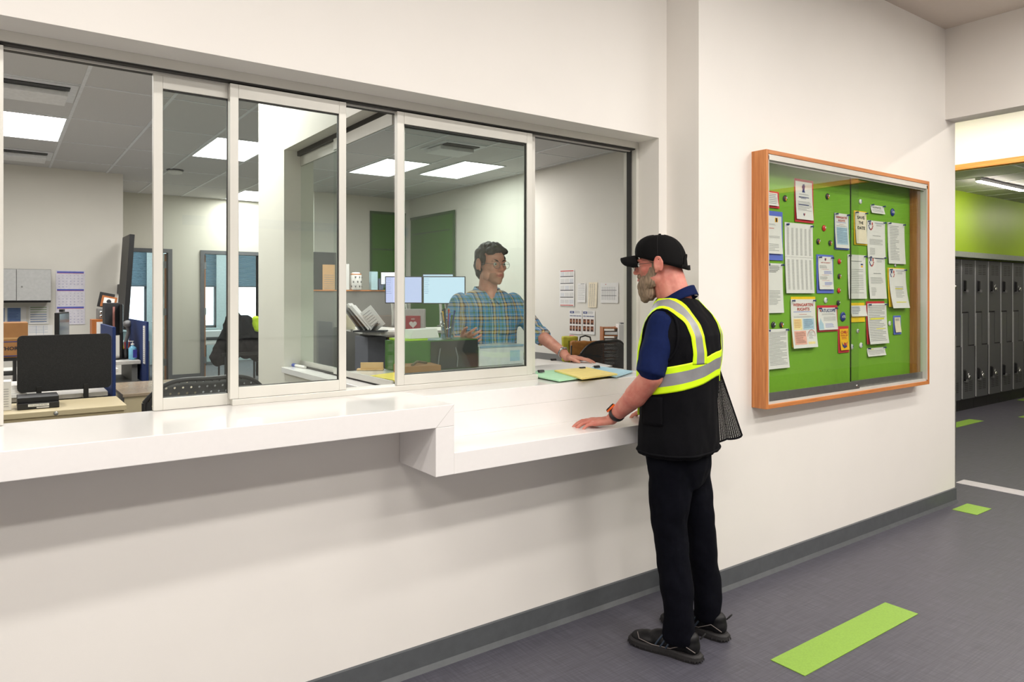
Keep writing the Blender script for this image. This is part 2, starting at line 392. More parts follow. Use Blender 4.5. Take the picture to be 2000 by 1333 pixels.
# grey door frames and doors
M_frame = mat('grey_door_frame', (92, 95, 98), rough=.5)
def doorframe(n, x0, x1, base_stub=None):
    mb = MB(); t = .058
    mb.box(x0-t, x0, 9.70, 9.87, ZOF, DT+t, M_frame); mb.box(x1, x1+t, 9.70, 9.87, ZOF, DT+t, M_frame); mb.box(x0, x1, 9.70, 9.87, DT, DT+t, M_frame)
    return struct(mb.build('trim_'+n))
doorframe('6', *D1); doorframe('7', *D2)
slab('baseboard_office', D1[1]+.058, D2[0]-.058, 9.71, 9.73, ZOF, ZOF+.11, M_frame)
M_leaf = mat('door_leaf_white', (214, 222, 216), rough=.45); M_leafedge = mat('door_edge_wood', (176, 122, 74), rough=.5)
def door(n, hx, w, ang):
    t = struct(bpy.data.objects.new('door_'+n, None)); COL.objects.link(t); t.location = (hx, 9.86, ZOF)
    R = Matrix.Rotation(ang, 4, 'Z')
    def bx(name, x0, x1, y0, y1, z0, z1, m):
        mb = MB().box(x0, x1, y0, y1, z0, z1, m); mb.v = [tuple(R @ Vector(v)) for v in mb.v]; mb.build(name, t, local=True)
    bx('door_panel', -w, 0, 0, .042, .01, 2.03, M_leaf); bx('door_edge', 0, .003, 0, .042, .01, 2.03, M_leafedge)
    mb = MB().cyl((-w+.07, -.05, .93), (-w+.07, .09, .93), .012, M_chrome).cyl((-w+.07, -.045, .93), (-w+.19, -.045, .93), .01, M_chrome)
    mb.v = [tuple(R @ Vector(v)) for v in mb.v]; mb.build('door_handle', t, local=True)
    for hz in (.25, 1.05, 1.8):
        mb = MB().box(-.002, .01, -.012, .05, hz, hz+.11, M_steel); mb.v = [tuple(R @ Vector(v)) for v in mb.v]; mb.build('door_hinge', t, local=True)
door('1', D1[1]-.03, .76, math.radians(-88))
door('2', D2[0]+.01, .80, math.radians(-95+180+180))
# rear offices with windows and daylight
M_cool = mat('pale_blue_paint', (206, 222, 220), rough=.6)
wall_hole('wall_rear', 'y', 13.0, 13.15, -.5, 6, ZOF, 3.1, [(1.55, 2.36, .85, 2.75), (3.05, 3.66, .85, 2.75), (3.90, 4.9, .85, 2.75)], M_cool)
slab('wall_rear_left', -.55, -.5, 9.85, 13, ZOF, 3.1, M_cool); slab('wall_rear_right', 6, 6.05, 9.85, 13, ZOF, 3.1, M_cool)
slab('wall_rear_divider', 2.50, 2.62, 9.87, 13, ZOF, 3.0, M_cool)
slab('ground', -15, 25, 13.15, 45, -.3, -.05, mat('snowy_ground', (200, 205, 210), rough=.9))
M_blind = mat('pleated_shade', (132, 152, 160), rough=.8, noise_amt=.1, noise_scale=40, stretch=(.2, 1, 6))
_x = NX(M_blind); _b = M_blind.node_tree.nodes['Principled BSDF']; _t = _x.N.new('ShaderNodeBsdfTranslucent'); _t.inputs[0].default_value = lin((112, 132, 142)); _m = _x.N.new('ShaderNodeMixShader'); _m.inputs[0].default_value = .4
_x.L.new(_b.outputs[0], _m.inputs[1]); _x.L.new(_t.outputs[0], _m.inputs[2]); _x.L.new(_m.outputs[0], _x.N['Material Output'].inputs[0])
for i, (a, b_) in enumerate(((1.55, 2.36), (3.05, 3.66), (3.90, 4.9))):
    mb = MB()
    for p, q in ((a, a+.04), (b_-.04, b_)): mb.box(p, q, 13.02, 13.08, .85, 2.75, M_frame)
    mb.box(a, b_, 13.02, 13.08, .85, .9, M_frame); mb.box(a, b_, 13.02, 13.08, 2.7, 2.75, M_frame)
    w = struct(mb.build('window_%d' % (i+1)))
    MB().box(a+.04, b_-.04, 13.045, 13.05, .9, 2.7, M_glass).build('window_pane', w)
    MB().box(a-.03, b_+.03, 12.9, 13.02, .82, .85, M_cool).build('window_sill', w)
    mb = MB(); z = 2.74
    while z > 1.72:
        mb.add([(a+.01, 12.99, z), (b_-.01, 12.99, z), (b_-.01, 12.97, z-.012), (a+.01, 12.97, z-.012), (b_-.01, 12.99, z-.024), (a+.01, 12.99, z-.024)], [(0, 1, 2, 3), (3, 2, 4, 5)], M_blind); z -= .024
    mb.box(a+.01, b_-.01, 12.965, 12.995, z-.02, z, M_frame); mb.build('window_shade', w, recalc=False)

# ================================================================== ceiling fixtures
def panel_light(x0, x1, y0, y1, z, m, label, grp=None, nm='ceiling_light'):
    t = thing(nm, label, 'ceiling light', ((x0+x1)/2, (y0+y1)/2, z), 0, grp); f = .018
    mb = MB(); mb.box(x0, x0+f, y0, y1, z-.012, z-.001, M_tbar).box(x1-f, x1, y0, y1, z-.012, z-.001, M_tbar).box(x0+f, x1-f, y0, y0+f, z-.012, z-.001, M_tbar).box(x0+f, x1-f, y1-f, y1, z-.012, z-.001, M_tbar)
    mb.build('light_frame', t)
    MB().add([(x0+f, y0+f, z-.006), (x0+f, y1-f, z-.006), (x1-f, y1-f, z-.006), (x1-f, y0+f, z-.006)], [(0, 1, 2, 3)], m).build('light_diffuser', t, recalc=False)
    return t
g = 'lit panels in the office ceiling'
panel_light(-.10, .505, 4.89, 6.07, ZOC, M_lightO, 'bright ceiling panel at the left edge above the filing cabinet')
panel_light(1.75, 2.35, 4.89, 6.07, ZOC, M_lightO, 'bright ceiling panel seen past the second window stile')
panel_light(2.98, 3.58, 8.45, 9.6, ZOC, M_lightO, 'small far ceiling panel above the office door')
panel_light(3.61, 4.20, 4.92, 6.05, ZOC, M_lightB, 'left one of two bright ceiling panels above the man in plaid')
panel_light(4.42, 5.02, 4.53, 5.67, ZOC, M_lightB, 'right one of two bright ceiling panels above the man in plaid')
panel_light(-1.35, -.75, 2.5, 3.7, ZOC, M_lightO, 'office ceiling panel out of view on the left')
panel_light(2.35, 2.95, 1.9, 3.0, ZOC, M_lightB, 'added fill panel out of view, lighting the man in plaid')  # added panel, unseen, placed to light the man in plaid
panel_light(.55, 1.13, 1.3, 2.45, ZOC, M_lightO, 'office ceiling panel above the black perforated chair')
for i, x in enumerate((-3.0, -.6, 1.8, 4.2)):
    panel_light(x, x+1.2, -1.86, -1.66, ZC, M_lightC, ('corridor ceiling panel, number %s from the left wall' % ('one', 'two', 'three', 'four')[i]))
    panel_light(x, x+1.2, -2.88, -2.60, ZC, M_lightC, ('middle row corridor ceiling panel, number %s from the left wall' % ('one', 'two', 'three', 'four')[i]))
    panel_light(x, x+1.2, -4.0, -3.72, ZC, M_lightC, ('rear corridor ceiling panel, number %s from the left wall' % ('one', 'two', 'three', 'four')[i]))
M_lightJ = emis('junction_light_lens', (255, 246, 234), E_CORR*2.4)
panel_light(7.10, 7.30, -1.2, 1.3, ZC, M_lightJ, 'bright strip light over the junction beyond the wall end')
panel_light(7.10, 7.30, -4.2, -1.7, ZC, M_lightJ, 'second strip light over the junction, toward the back wall')
M_lightR = emis('rear_fill_lens', (240, 248, 255), 26)  # unseen panels added to brighten the rear offices
panel_light(1.4, 2.3, 11.3, 11.9, 3.0, M_lightR, 'added fill panel brightening the left rear office, out of view'); panel_light(3.4, 4.4, 11.3, 11.9, 3.0, M_lightR, 'added fill panel brightening the right rear office, out of view')
# slim line light in the locker corridor
def line_light(x0, x1, y, lb):
    t = thing('linear_light', lb, 'ceiling light', ((x0+x1)/2, y, 2.89))
    MB().box(x0, x1, y-.03, y+.03, 2.862, 2.894, M_tbar).build('light_housing', t)
    MB().box(x0+.01, x1-.01, y-.022, y+.022, 2.85, 2.862, emis('line_lens', (255, 244, 232), 75)).build('light_lens', t)
line_light(9.30, 10.62, 1.02, 'thin slanting line light on the ceiling above the lockers')
line_light(9.0, 11.6, -.9, 'thin line light further out over the locker corridor')
line_light(12.6, 14.6, .6, 'thin line light over the far lockers out of view')
t = thing('recessed_speaker', 'round dark ceiling speaker at the right edge above the lockers', 'speaker', (9.9, .35, 2.9))
MB().lathe((10.05, .52, 2.885), [(.001, 0), (.11, 0), (.12, .012), (.001, .012)], M_dgrey).build('speaker_grille', t)
# ceiling diffusers
def diffuser(x0, x1, y0, y1, lb):
    t = thing('air_diffuser', lb, 'vent', ((x0+x1)/2, (y0+y1)/2, ZOC))
    MB().box(x0, x1, y0, y1, ZOC-.012, ZOC-.001, M_tbar).build('diffuser_frame', t)
    MB().box(x0+.05, x1-.05, y0+.06, y0+.16, ZOC-.02, ZOC-.012, M_black).build('air_slot', t)
    MB().box(x0+.03, x1-.06, y0+.16, y1-.06, ZOC-.06, ZOC-.02, mat('diffuser_white', (235, 235, 235), rough=.5)).build('diffuser_plate', t, bevel=.004)
diffuser(-.10, .49, 3.70, 4.26, 'square air diffuser at the upper left, nearer one')
diffuser(-.10, .49, 6.78, 7.34, 'square air diffuser at the left, beyond the bright panel')
diffuser(3.68, 4.18, 3.70, 4.24, 'square air diffuser above the man in plaid')
t = thing('smoke_detector', 'round white smoke detector under the office ceiling', 'smoke detector', (1.80, 7.2, ZOC))
MB().lathe((1.80, 7.2, ZOC-.055), [(.05, 0), (.085, .012), (.09, .035), (.06, .055)], mat('detector_white', (225, 225, 220), rough=.4)).build('detector_body', t)
MB().lathe((1.80, 7.2, ZOC-.012), [(.10, 0), (.10, .011)], M_dgrey).build('detector_base', t)
# sprinkler-less; opposite wall carries the board whose reflection shows in the glass
def wallboard():
    t = thing('planning_board', 'white planning board with a blue OPERATIONS header on the wall behind the camera', 'board', (2.2, -5.98, 1.4))
    Yb = -5.985
    MB().box(1.72, 4.6, Yb, Yb+.02, 1.0, 2.45, mat('board_white', (225, 228, 226), rough=.3)).build('board_panel', t)
    MB().box(1.72, 4.6, Yb+.02, Yb+.024, 2.335, 2.45, mat('board_header', (70, 120, 190), rough=.4)).build('board_header', t)
    mb = MB().text('OPERATIONS', (3.24, Yb+.0245, 2.365), (-1, 0, 0), (0, 0, 1), .055, mat('board_letters', (235, 240, 245)), bold=.01); mb.build('board_lettering', t)
wallboard()
# ================================================================== window header, counter, sashes
def dark_header():
    mb = MB(); mb.box(-.62, 2.775, .141, .24, 2.303, 2.375, M_alu)
    o = struct(mb.build('trim_8', bevel=.002))
    MB().box(-.62, 2.775, .150, .175, 2.296, 2.303, M_aludark).box(-.62, 2.775, .188, .225, 2.293, 2.303, M_aludark).box(-.62, 2.775, .177, .186, 2.290, 2.303, M_alu).build('window_track', o)
dark_header()
struct(MB().box(2.755, 2.775, .141, .235, 1.117, 2.303, M_alu).box(2.747, 2.755, .175, .205, 1.117, 2.295, M_aludark).build('trim_9'))
# counter: one long slab that steps down for seated service
t = thing('service_counter', 'long glossy white service counter stepping down beside the standing man', 'counter', (1.3, -.29, .858))
CT, CB, CY = 1.117, 1.037, -.29
MB().box(-5, 1.365, CY, .200, CB, CT, M_solid).build('counter_top', t, bevel=.002)
MB().box(1.287, 1.365, CY, -.001, .858, CB, M_solid).build('end_panel', t, bevel=.002)
MB().box(1.365, 2.834, CY, -.001, .858, .937, M_solid).build('lower_shelf', t, bevel=.002)
MB().box(1.365, 2.774, -.04, -.001, .937, CB, M_solid).build('riser', t, bevel=.001)
MB().box(1.365, 2.774, -.04, 1.02, CB, CT, M_solid).build('upper_ledge', t, bevel=.002)
M_seam = mat('seam', (170, 166, 160))
mb = MB()
mb.prism([(1.287, CY-.0002, CB), (1.2875, CY-.0002, CB-.0006), (1.3655, CY-.0002, CT), (1.365, CY-.0002, CT)], (0, -.0004, 0), M_seam)
mb.build('mitre_seam', t)
# office cupboard under the counter, green
tag(MB().box(1.50, 2.76, .30, .98, ZOF, 1.035, M_green).build('counter_base_cabinet', bevel=.003), 'green base cabinet under the inner counter below the man in plaid', 'cabinet')
# track sill
struct(MB().box(.69, 2.10, .150, .225, 1.117, 1.140, M_alu).build('trim_10', bevel=.002))
def sash(x0, x1, y, lb, z0=1.119, z1=2.292, d=.026, w=.03, tr=.05, br=.042, name='sliding_window_sash', sides='lr'):
    t = thing(name, lb, 'window sash', ((x0+x1)/2, y, z0), 0, None)
    fr = MB()
    for s_, a, b_ in (('l', x0, x0+w), ('r', x1-w, x1)): MB().box(a, b_, y-d/2, y+d/2, z0, z1, M_alu).build('stile', t, bevel=.0015)
    MB().box(x0+w, x1-w, y-d/2, y+d/2, z1-tr, z1, M_alu).build('top_rail', t, bevel=.0015)
    MB().box(x0+w, x1-w, y-d/2, y+d/2, z0, z0+br, M_alu).build('bottom_rail', t, bevel=.0015)
    g = MB().box(x0+w, x1-w, y-.003, y+.003, z0+br, z1-tr, M_glass).build('glass_pane', t)
    mb = MB(); e = .004
    mb.box(x0+w, x1-w, y-.006, y+.006, z1-tr-e, z1-tr, M_aludark).box(x0+w, x1-w, y-.006, y+.006, z0+br, z0+br+.002, M_aludark).box(x0+w, x0+w+.002, y-.006, y+.006, z0+br, z1-tr, M_aludark).box(x1-w-.002, x1-w, y-.006, y+.006, z0+br, z1-tr, M_aludark)
    mb.build('glazing_gasket', t)
    return t
YF, YR = .163, .194
sash(-.60, .012, YF, 'window sash at the far left picture edge', z0=1.118)
sash(.435, .713, YR, 'window sash left of the perforated chair, behind its neighbour', z0=1.118)
sash(.682, 1.128, YF, 'window sash over the right end of the perforated chair', z0=1.141, w=.03)
sash(1.353, 2.066, YF, 'wide window sash in front of the man in plaid', z0=1.141, w=.033)
sash(1.375, 2.106, YR, 'rear window sash stacked behind the wide one, edge showing at its right', z0=1.141, w=.03)
# partition window
t = thing('partition_window', 'sliding window in the partition between the two offices', 'window sash', (1.385, .8, 1.12))
MB().box(1.285, 1.50, .235, 1.445, 1.086, 1.117, M_solid).build('sill_board', t, bevel=.002)
MB().box(1.372, 1.378, .235, 1.445, 1.118, 1.123, M_aludark).box(1.39, 1.40, .235, 1.445, 1.118, 1.123, M_aludark).build('sill_track', t)
MB().box(1.375, 1.40, .235, 1.445, 2.31, 2.337, M_aludark).build('head_track', t)
for (a, b_, xx) in ((.24, .90, 1.377), (.86, 1.44, 1.397)):
    mb = MB(); mb.box(xx-.004, xx+.004, a, b_, 2.255, 2.31, M_alu).box(xx-.004, xx+.004, a, b_, 1.123, 1.15, M_alu); mb.build('sash_rail', t)
    MB().box(xx-.003, xx+.003, a, b_, 1.15, 2.255, M_glass).build('glass_pane', t)

# ================================================================== display cabinet
t = thing('display_cabinet', 'oak framed glass notice cabinet with green tackboard on the right wall', 'notice board', (4.18, WY, .92))
FY = -.30; BY = -.18
mb = MB().box(CX0, CX0+.02, FY, BY, CZ0, CZ1, M_wood); mb.build('side_panel', t, bevel=.0015)
MB().box(CX1-.02, CX1, FY, BY, CZ0, CZ1, M_wood).build('side_panel', t, bevel=.0015)
MB().box(CX0+.02, CX1-.02, FY, BY, CZ1-.022, CZ1, M_woodx).build('top_panel', t, bevel=.0015)
MB().box(CX0+.02, CX1-.02, FY, BY, CZ0, CZ0+.022, M_woodx).build('bottom_panel', t, bevel=.0015)
M_tack = mat('green_tackboard', (116, 172, 34), rough=.8, noise_amt=.05, noise_scale=60)
MB().box(CX0+.02, CX1-.02, BY, BY+.012, CZ0+.02, CZ1-.02, M_tack).build('tackboard', t)
a, b_ = CX0+.02, CX1-.02
MB().box(a, b_, FY+.004, FY+.045, CZ1-.052, CZ1-.022, M_alu).box(a, b_, FY+.02, FY+.024, CZ1-.062, CZ1-.052, M_alu).build('top_track', t)
MB().box(a, b_, FY+.010, FY+.045, CZ0+.022, CZ0+.036, M_alu).box(a, 4.22, FY+.012, FY+.018, CZ0+.036, CZ0+.082, M_steel).box(4.16, b_, FY+.032, FY+.038, CZ0+.036, CZ0+.082, M_steel).build('bottom_track', t)
MB().box(a, a+.010, FY+.004, FY+.045, CZ0+.03, CZ1-.03, M_alu).build('side_channel', t); MB().box(b_-.010, b_, FY+.004, FY+.045, CZ0+.03, CZ1-.03, M_alu).build('side_channel', t)
MB().box(a+.01, 4.215, FY+.014, FY+.018, CZ0+.08, CZ1-.06, M_glasscab).build('glass_door', t)
MB().box(4.160, b_-.01, FY+.033, FY+.037, CZ0+.08, CZ1-.06, M_glasscab).build('glass_door', t)
MB().box(4.156, 4.161, FY+.032, FY+.038, CZ0+.08, CZ1-.06, M_black).build('door_edge', t)
MB().lathe((4.185, FY+.010, CZ0+.055), [(.001, -.003), (.007, -.003), (.007, .004), (.001, .004)], M_chrome, axis='y').build('cabinet_lock', t)

# ---------------- sheets
class Sheet:
    """printed sheet hanging on a plane: tl corner, u dir, size, normal n; fractions run left-right, top-down"""
    def __init__(s, tl, u, w, h, n, curl=0.0, skew=0.0, v=(0, 0, -1)):
        s.tl = Vector(tl); s.u = Vector(u); s.w = w; s.h = h; s.n = Vector(n); s.curl = curl; s.skew = skew; s.v = Vector(v)
    def p(s, fu, fv, l=0):
        return s.tl + s.u*(fu*s.w + s.skew*fv*s.h) + s.v*(fv*s.h) + s.n*(.0012+l*.0005+s.curl*fv*fv)
    def rect(s, mb, a, b, c, d, m, l=1, nv=None):
        nv = nv or max(1, int((d-c)*10))
        mb.grid(lambda i, j: s.p(a+(b-a)*i, c+(d-c)*j, l), 1, nv, m, True); return s
    def lines(s, mb, a, b, c, d, n, m, th=.35, seed=0, l=1, frac=.6):
        r = random.Random(seed); st = (d-c)/n
        for k in range(n):
            e = a+(b-a)*(1 if r.random() < .55 else r.uniform(frac, .97))
            s.rect(mb, a, e, c+k*st, c+k*st+st*th, m, l)
    def table(s, mb, a, b, c, d, nr, nc, m, l=1, tw=.55):
        for i in range(nc):
            x = a+(b-a)*(i+.2)/nc
            for j in range(nr):
                y = c+(d-c)*(j+.25)/nr; s.rect(mb, x, x+(b-a)/nc*tw, y, y+(d-c)/nr*.4, m, l)
    def text(s, mb, txt, fu, fv, h, m, width=None, bold=0, l=2, align='CENTER'):
        mb.text(txt, s.p(fu, fv, l), s.u, -s.v, h, m, bold=bold, width=width, align=align); return s
BU = (1, 0, 0); BN = (0, -1, 0)
def board_sheet(x0, y0, x1, y1, lb, cat='notice', card=None, inset=(0, 0, 0, 0), curl=.01, draw=None, pins=True, skew=0, name='notice_sheet', paper=None):
    """x0.. are the measured corners on the tackboard plane"""
    A = at(x0, y0, 'y', BY-.001); B = at(x1, y1, 'y', BY-.001); A2 = at(x0, y1, 'y', BY-.001)
    w = B.x-A.x; h = A.z-A2.z; zt = A.z
    paper = paper or M_paper
    t = thing(name, lb, cat, ((A.x+B.x)/2, BY, zt-h), 0, None)
    if card:
        c = Sheet(A, BU, w, h, BN, curl*.4); mb = MB(); c.rect(mb, 0, 1, 0, 1, card, 0, 4); mb.build('backing_card', t, recalc=False)
        A = c.p(inset[0], inset[1], 4); w2 = w*(1-inset[0]-inset[2]); h2 = h*(1-inset[1]-inset[3])
    else: w2, h2 = w, h
    s = Sheet(A, BU, w2, h2, BN, curl, skew); mb = MB(); s.rect(mb, 0, 1, 0, 1, paper, 0, 6)
    if draw: draw(s, mb)
    mb.build('printed_sheet', t, recalc=False)
    if pins:
        for fu in (.07, .93):
            q = s.p(fu, .03, 2); MB().cyl(q, q+Vector((0, -.012, 0)), .0045, M_pin, 10, .0035).lathe(q+Vector((0, -.013, 0)), [(.001, -.002), (.006, -.002), (.006, .001), (.001, .001)], M_pin, 12, 'y').build('push_pin', t)
    return t
M_lblue = mat('print_pale_blue', (176, 206, 222), rough=.8); M_lyel = mat('print_pale_yellow', (246, 226, 160), rough=.8)
M_salm = mat('print_salmon', (240, 178, 160), rough=.8); M_redink = mat('print_red', (190, 50, 40), rough=.8)
M_chili = mat('chili_yellow', (250, 190, 10), rough=.7); M_cream = mat('cream_paper', (238, 226, 200), rough=.8); M_purple = mat('ink_violet', (60, 60, 150), rough=.8)
def crest(s, mb, fu, fv, r, m1=M_navy, m2=M_redink):
    c = s.p(fu, fv, 2); u = s.u; v = -s.v
    mb.poly([c+u*x*r+v*y*r for x, y in ((-.8, .9), (-.1, .7), (-.1, -.9), (-.8, -.1))], m1)
    mb.poly([c+u*x*r+v*y*r for x, y in ((.8, .9), (.1, .7), (.1, -.9), (.8, -.1))], m2)
def eagle(s, mb):
    c = s.p(.2, .14, 2)
    for k in range(7):
        a = math.radians(200+k*23); q = c+s.u*(.026*math.cos(a))+Vector((0, 0, .035*math.sin(a)+.01))
        mb.add([q+s.u*x*.006+Vector((0, 0, z*.008)) for x, z in ((-1, 0), (0, 1), (1, 0), (0, -1))], [(0, 1, 2, 3)], M_navy if k < 3 else M_redink)
    for k in range(2): s.rect(mb, .12+.03*k, .16+.03*k, .05, .12, M_navy, 2)
    for k in range(2): s.rect(mb, .25+.03*k, .28+.03*k, .05, .12, M_redink, 2)
    s.rect(mb, .42, .88, .05, .062, M_navy, 1); s.lines(mb, .5, .8, .09, .15, 3, M_inkg, seed=3)
def d_letter(seed, red=False):
    def f(s, mb):
        eagle(s, mb); s.lines(mb, .3, .8, .40, .43, 1, M_ink); s.lines(mb, .12, .85, .5, .66, 6, M_inkg, seed=seed); s.lines(mb, .12, .4, .74, .94, 7, M_inkg, seed=seed+1)
    return f
def d_wein(s, mb, big=True):
    s.text(mb, 'WEINGARTEN', .5, .145, s.h*.062, M_redink, width=s.w*.82, bold=.02); s.text(mb, 'RIGHTS', .5, .235, s.h*.062, M_redink, width=s.w*.5, bold=.02)
    s.lines(mb, .1, .92, .255, .285, 1, M_blue); s.lines(mb, .32, .68, .31, .33, 1, M_redink)
    if big:
        s.rect(mb, .08, .42, .40, .63, M_lyel); s.rect(mb, .46, .92, .40, .63, M_lblue); s.rect(mb, .08, .56, .65, .93, M_salm)
        s.lines(mb, .11, .38, .42, .6, 7, M_redink, .25, 4, 2); s.lines(mb, .5, .88, .42, .6, 8, M_navy, .25, 5, 2); s.lines(mb, .12, .52, .68, .91, 10, M_ink, .25, 6, 2)
        c = s.p(.77, .75, 2); r1, r2 = s.w*.16, s.h*.115
        for k in range(24):
            a, b = 2*math.pi*k/24, 2*math.pi*(k+1)/24
            mb.add([c+s.u*math.cos(q)*r1*f+Vector((0, 0, math.sin(q)*r2*f)) for q, f in ((a, 1), (b, 1), (b, .93), (a, .93))], [(0, 1, 2, 3)], M_redink)
        s.lines(mb, .66, .88, .68, .83, 6, M_inkg, .3, 8, 2); s.rect(mb, .62, .9, .88, .93, M_lyel)
    else:
        s.rect(mb, .1, .92, .40, .9, M_lblue); s.lines(mb, .14, .88, .43, .88, 12, M_navy, .25, 7, 2)
    s.lines(mb, .1, .9, .35, .39, 2, M_inkg)
def d_save(s, mb):
    s.rect(mb, .03, .97, .02, .98, M_cream)
    for i, w in enumerate(('SAVE', 'THE', 'DATE')): s.text(mb, w, .5, .22+.165*i, s.h*.095, M_ink, width=s.w*(.66 if i != 1 else .42), bold=.03)
    s.lines(mb, .22, .8, .60, .72, 3, M_redink, .55, 2); s.lines(mb, .15, .85, .80, .9, 3, M_ink, .4, 3)
def d_cope(s, mb):
    s.text(mb, 'ATUCOPE', .55, .2, s.h*.15, M_navy, width=s.w*.74, bold=.02)
    mb.prism([s.p(.14+.05*math.cos(a)*(1 if k % 2 else .45), .13+.07*math.sin(a)*(1 if k % 2 else .45), 2) for k in range(10) for a in [math.pi*k/5]], (0, -.0003, 0), M_redink)
    s.lines(mb, .2, .9, .26, .36, 2, M_inkg); s.lines(mb, .28, .92, .42, .62, 5, M_inkg, .3, 4); s.lines(mb, .34, .8, .72, .92, 4, M_blue, .3, 5)
    mb.poly([s.p(x, y, 1) for x, y in ((.02, .97), (.02, .72), (.08, .6), (.12, .45), (.17, .6), (.26, .74), (.26, .97))], M_lblue)
def d_chili(s, mb):
    s.text(mb, 'CHILI', .5, .22, s.h*.13, M_redink, width=s.w*.78, bold=.03); s.text(mb, 'COOK-OFF', .5, .34, s.h*.07, M_redink, width=s.w*.8, bold=.02)
    s.lines(mb, .2, .8, .38, .5, 3, M_redink, .4, 1)
    mb.poly([s.p(x, y, 2) for x, y in ((.15, .6), (.3, .75), (.6, .7), (.85, .6), (.75, .85), (.4, .92), (.22, .82))], M_navy)
    mb.poly([s.p(x, y, 3) for x, y in ((.4, .65), (.6, .65), (.55, .8), (.42, .8))], M_redink)
    mb.poly([s.p(x, y, 3) for x, y in ((.62, .72), (.82, .62), (.72, .86))], mat('chili_orange', (236, 120, 20)))
def d_text(n, seed, a=.08, b=.9, hl=()):
    def f(s, mb):
        s.lines(mb, a, b, .08, .93, n, M_inkg, .35, seed)
        for c, d in hl: s.rect(mb, .1, .85, c, d, M_hl, 2)
    return f
def d_table(s, mb):
    s.table(mb, .04, .97, .07, .46, 34, 6, M_inkg, tw=.5); s.table(mb, .04, .97, .52, .95, 36, 6, M_inkg, tw=.5)
    s.rect(mb, .07, .14, .015, .045, M_navy)
    s.rect(mb, 0, 1, .485, .488, M_inkg)
def d_flyer(s, mb):
    mb.poly([s.p(x, y, 2) for x, y in ((.42, .07), (.52, .05), (.56, .12), (.52, .22), (.56, .28), (.38, .28), (.42, .2), (.38, .14))], M_navy)
    s.lines(mb, .2, .8, .32, .36, 2, M_inkg); s.text(mb, 'MEMBERS', .48, .425, s.h*.035, M_navy, width=s.w*.6, bold=.02); s.lines(mb, .3, .65, .44, .47, 1, M_navy)
    s.lines(mb, .1, .92, .52, .78, 8, M_inkg, .35, 5); s.lines(mb, .15, .85, .60, .63, 1, M_navy, .6); crest(s, mb, .45, .87, s.h*.045)
def d_blue(s, mb):
    crest(s, mb, .5, .09, s.h*.055); s.text(mb, 'GET TO KNOW', .5, .2, s.h*.03, M_redink, width=s.w*.66, bold=.02)
    for k in range(4):
        y = .27+.17*k; s.lines(mb, .08 if k % 2 == 0 else .38, .6 if k % 2 == 0 else .92, y, y+.1, 4, M_blue if k % 2 else M_inkg, .4, k); s.lines(mb, .2, .8, y+.115, y+.135, 1, M_redink)
def d_cover(s, mb):
    s.rect(mb, .55, .75, .04, .16, M_chili); s.rect(mb, .6, .7, .05, .15, M_ink, 2)
    s.lines(mb, .05, .6, .21, .26, 2, M_inkg); s.rect(mb, .05, .48, .32, .335, M_redink); s.lines(mb, .05, .85, .53, .60, 3, M_inkg, .3, 3); s.lines(mb, .05, .75, .74, .95, 5, M_inkg, .3, 9)
BS = board_sheet
BS(1496, 372, 1521, 405, 'small white notice on red card at the cabinet\'s upper left edge', card=M_red, inset=(.0, .1, .16, .12), draw=d_text(6, 1), pins=False)
BS(1496, 411, 1528, 508, 'white letter on blue card at the cabinet\'s left edge', card=M_blue, inset=(0, .1, .10, .13), draw=d_cover, pins=False)
BS(1551, 348, 1588, 433, 'white flyer on red card at the top of the cabinet', card=M_red, inset=(.03, .06, .09, .06), draw=d_flyer, pins=False)
BS(1532, 434, 1587, 573, 'tall white sheet with long columns of figures', draw=d_table, curl=.012)
BS(1496, 514, 1528, 612, 'white text sheet at the left edge, middle height of the cabinet', draw=lambda s, mb: (s.lines(mb, .1, .8, .05, .2, 5, M_ink, .35, 2), s.lines(mb, .1, .82, .55, .85, 11, M_inkg, .35, 3)))
BS(1594, 497, 1627, 573, 'white sheet with red heading on blue card, beside the column sheet', card=M_blue, inset=(.08, .05, .08, .10), draw=d_blue)
BS(1629, 416, 1657, 487, 'smaller Weingarten Rights sheet on blue card, upper middle', card=M_blue, inset=(.0, .0, .07, .04), draw=lambda s, mb: d_wein(s, mb, False))
BS(1667, 411, 1692, 478, 'Save the Date poster on yellow card', cat='poster', card=M_yel, inset=(.07, .03, .06, .04), draw=d_save)
BS(1700, 400, 1726, 416, 'tiny white slip at the cabinet top beside the blue badge', draw=lambda s, mb: (s.text(mb, 'NOMINATED', .45, .38, s.h*.24, M_ink, width=s.w*.62), s.lines(mb, .08, .9, .5, .9, 4, M_inkg)))
BS(1695, 500, 1728, 584, 'letter with eagle emblem hanging below its twin', draw=d_letter(5), curl=.014)
BS(1693, 430, 1728, 503, 'letter with eagle emblem, upper one of two', draw=d_letter(3), curl=.006)
BS(1733, 434, 1766, 515, 'plain grey white typed sheet at the upper right of the cabinet', draw=d_text(22, 12, .12, .65))
BS(1733, 523, 1766, 600, 'folded letter on yellow card at the right of the cabinet', card=M_yel, inset=(.05, .02, -.04, -.03), draw=lambda s, mb: (eagle(s, mb), s.lines(mb, .3, .8, .45, .75, 9, M_inkg, .35, 3), s.rect(mb, .3, .75, .5, .52, M_hl, 2), s.rect(mb, .25, .85, .84, .86, M_hl, 2)), curl=.03)
BS(1655, 497, 1690, 584, 'white typed sheet behind the meeting edges of the glass doors', draw=lambda s, mb: (s.lines(mb, .12, .88, .14, .17, 1, M_ink), s.rect(mb, .72, .85, .20, .23, M_navy), s.rect(mb, .74, .84, .24, .28, M_chili), s.lines(mb, .15, .85, .33, .9, 14, M_inkg, .25, 7)))
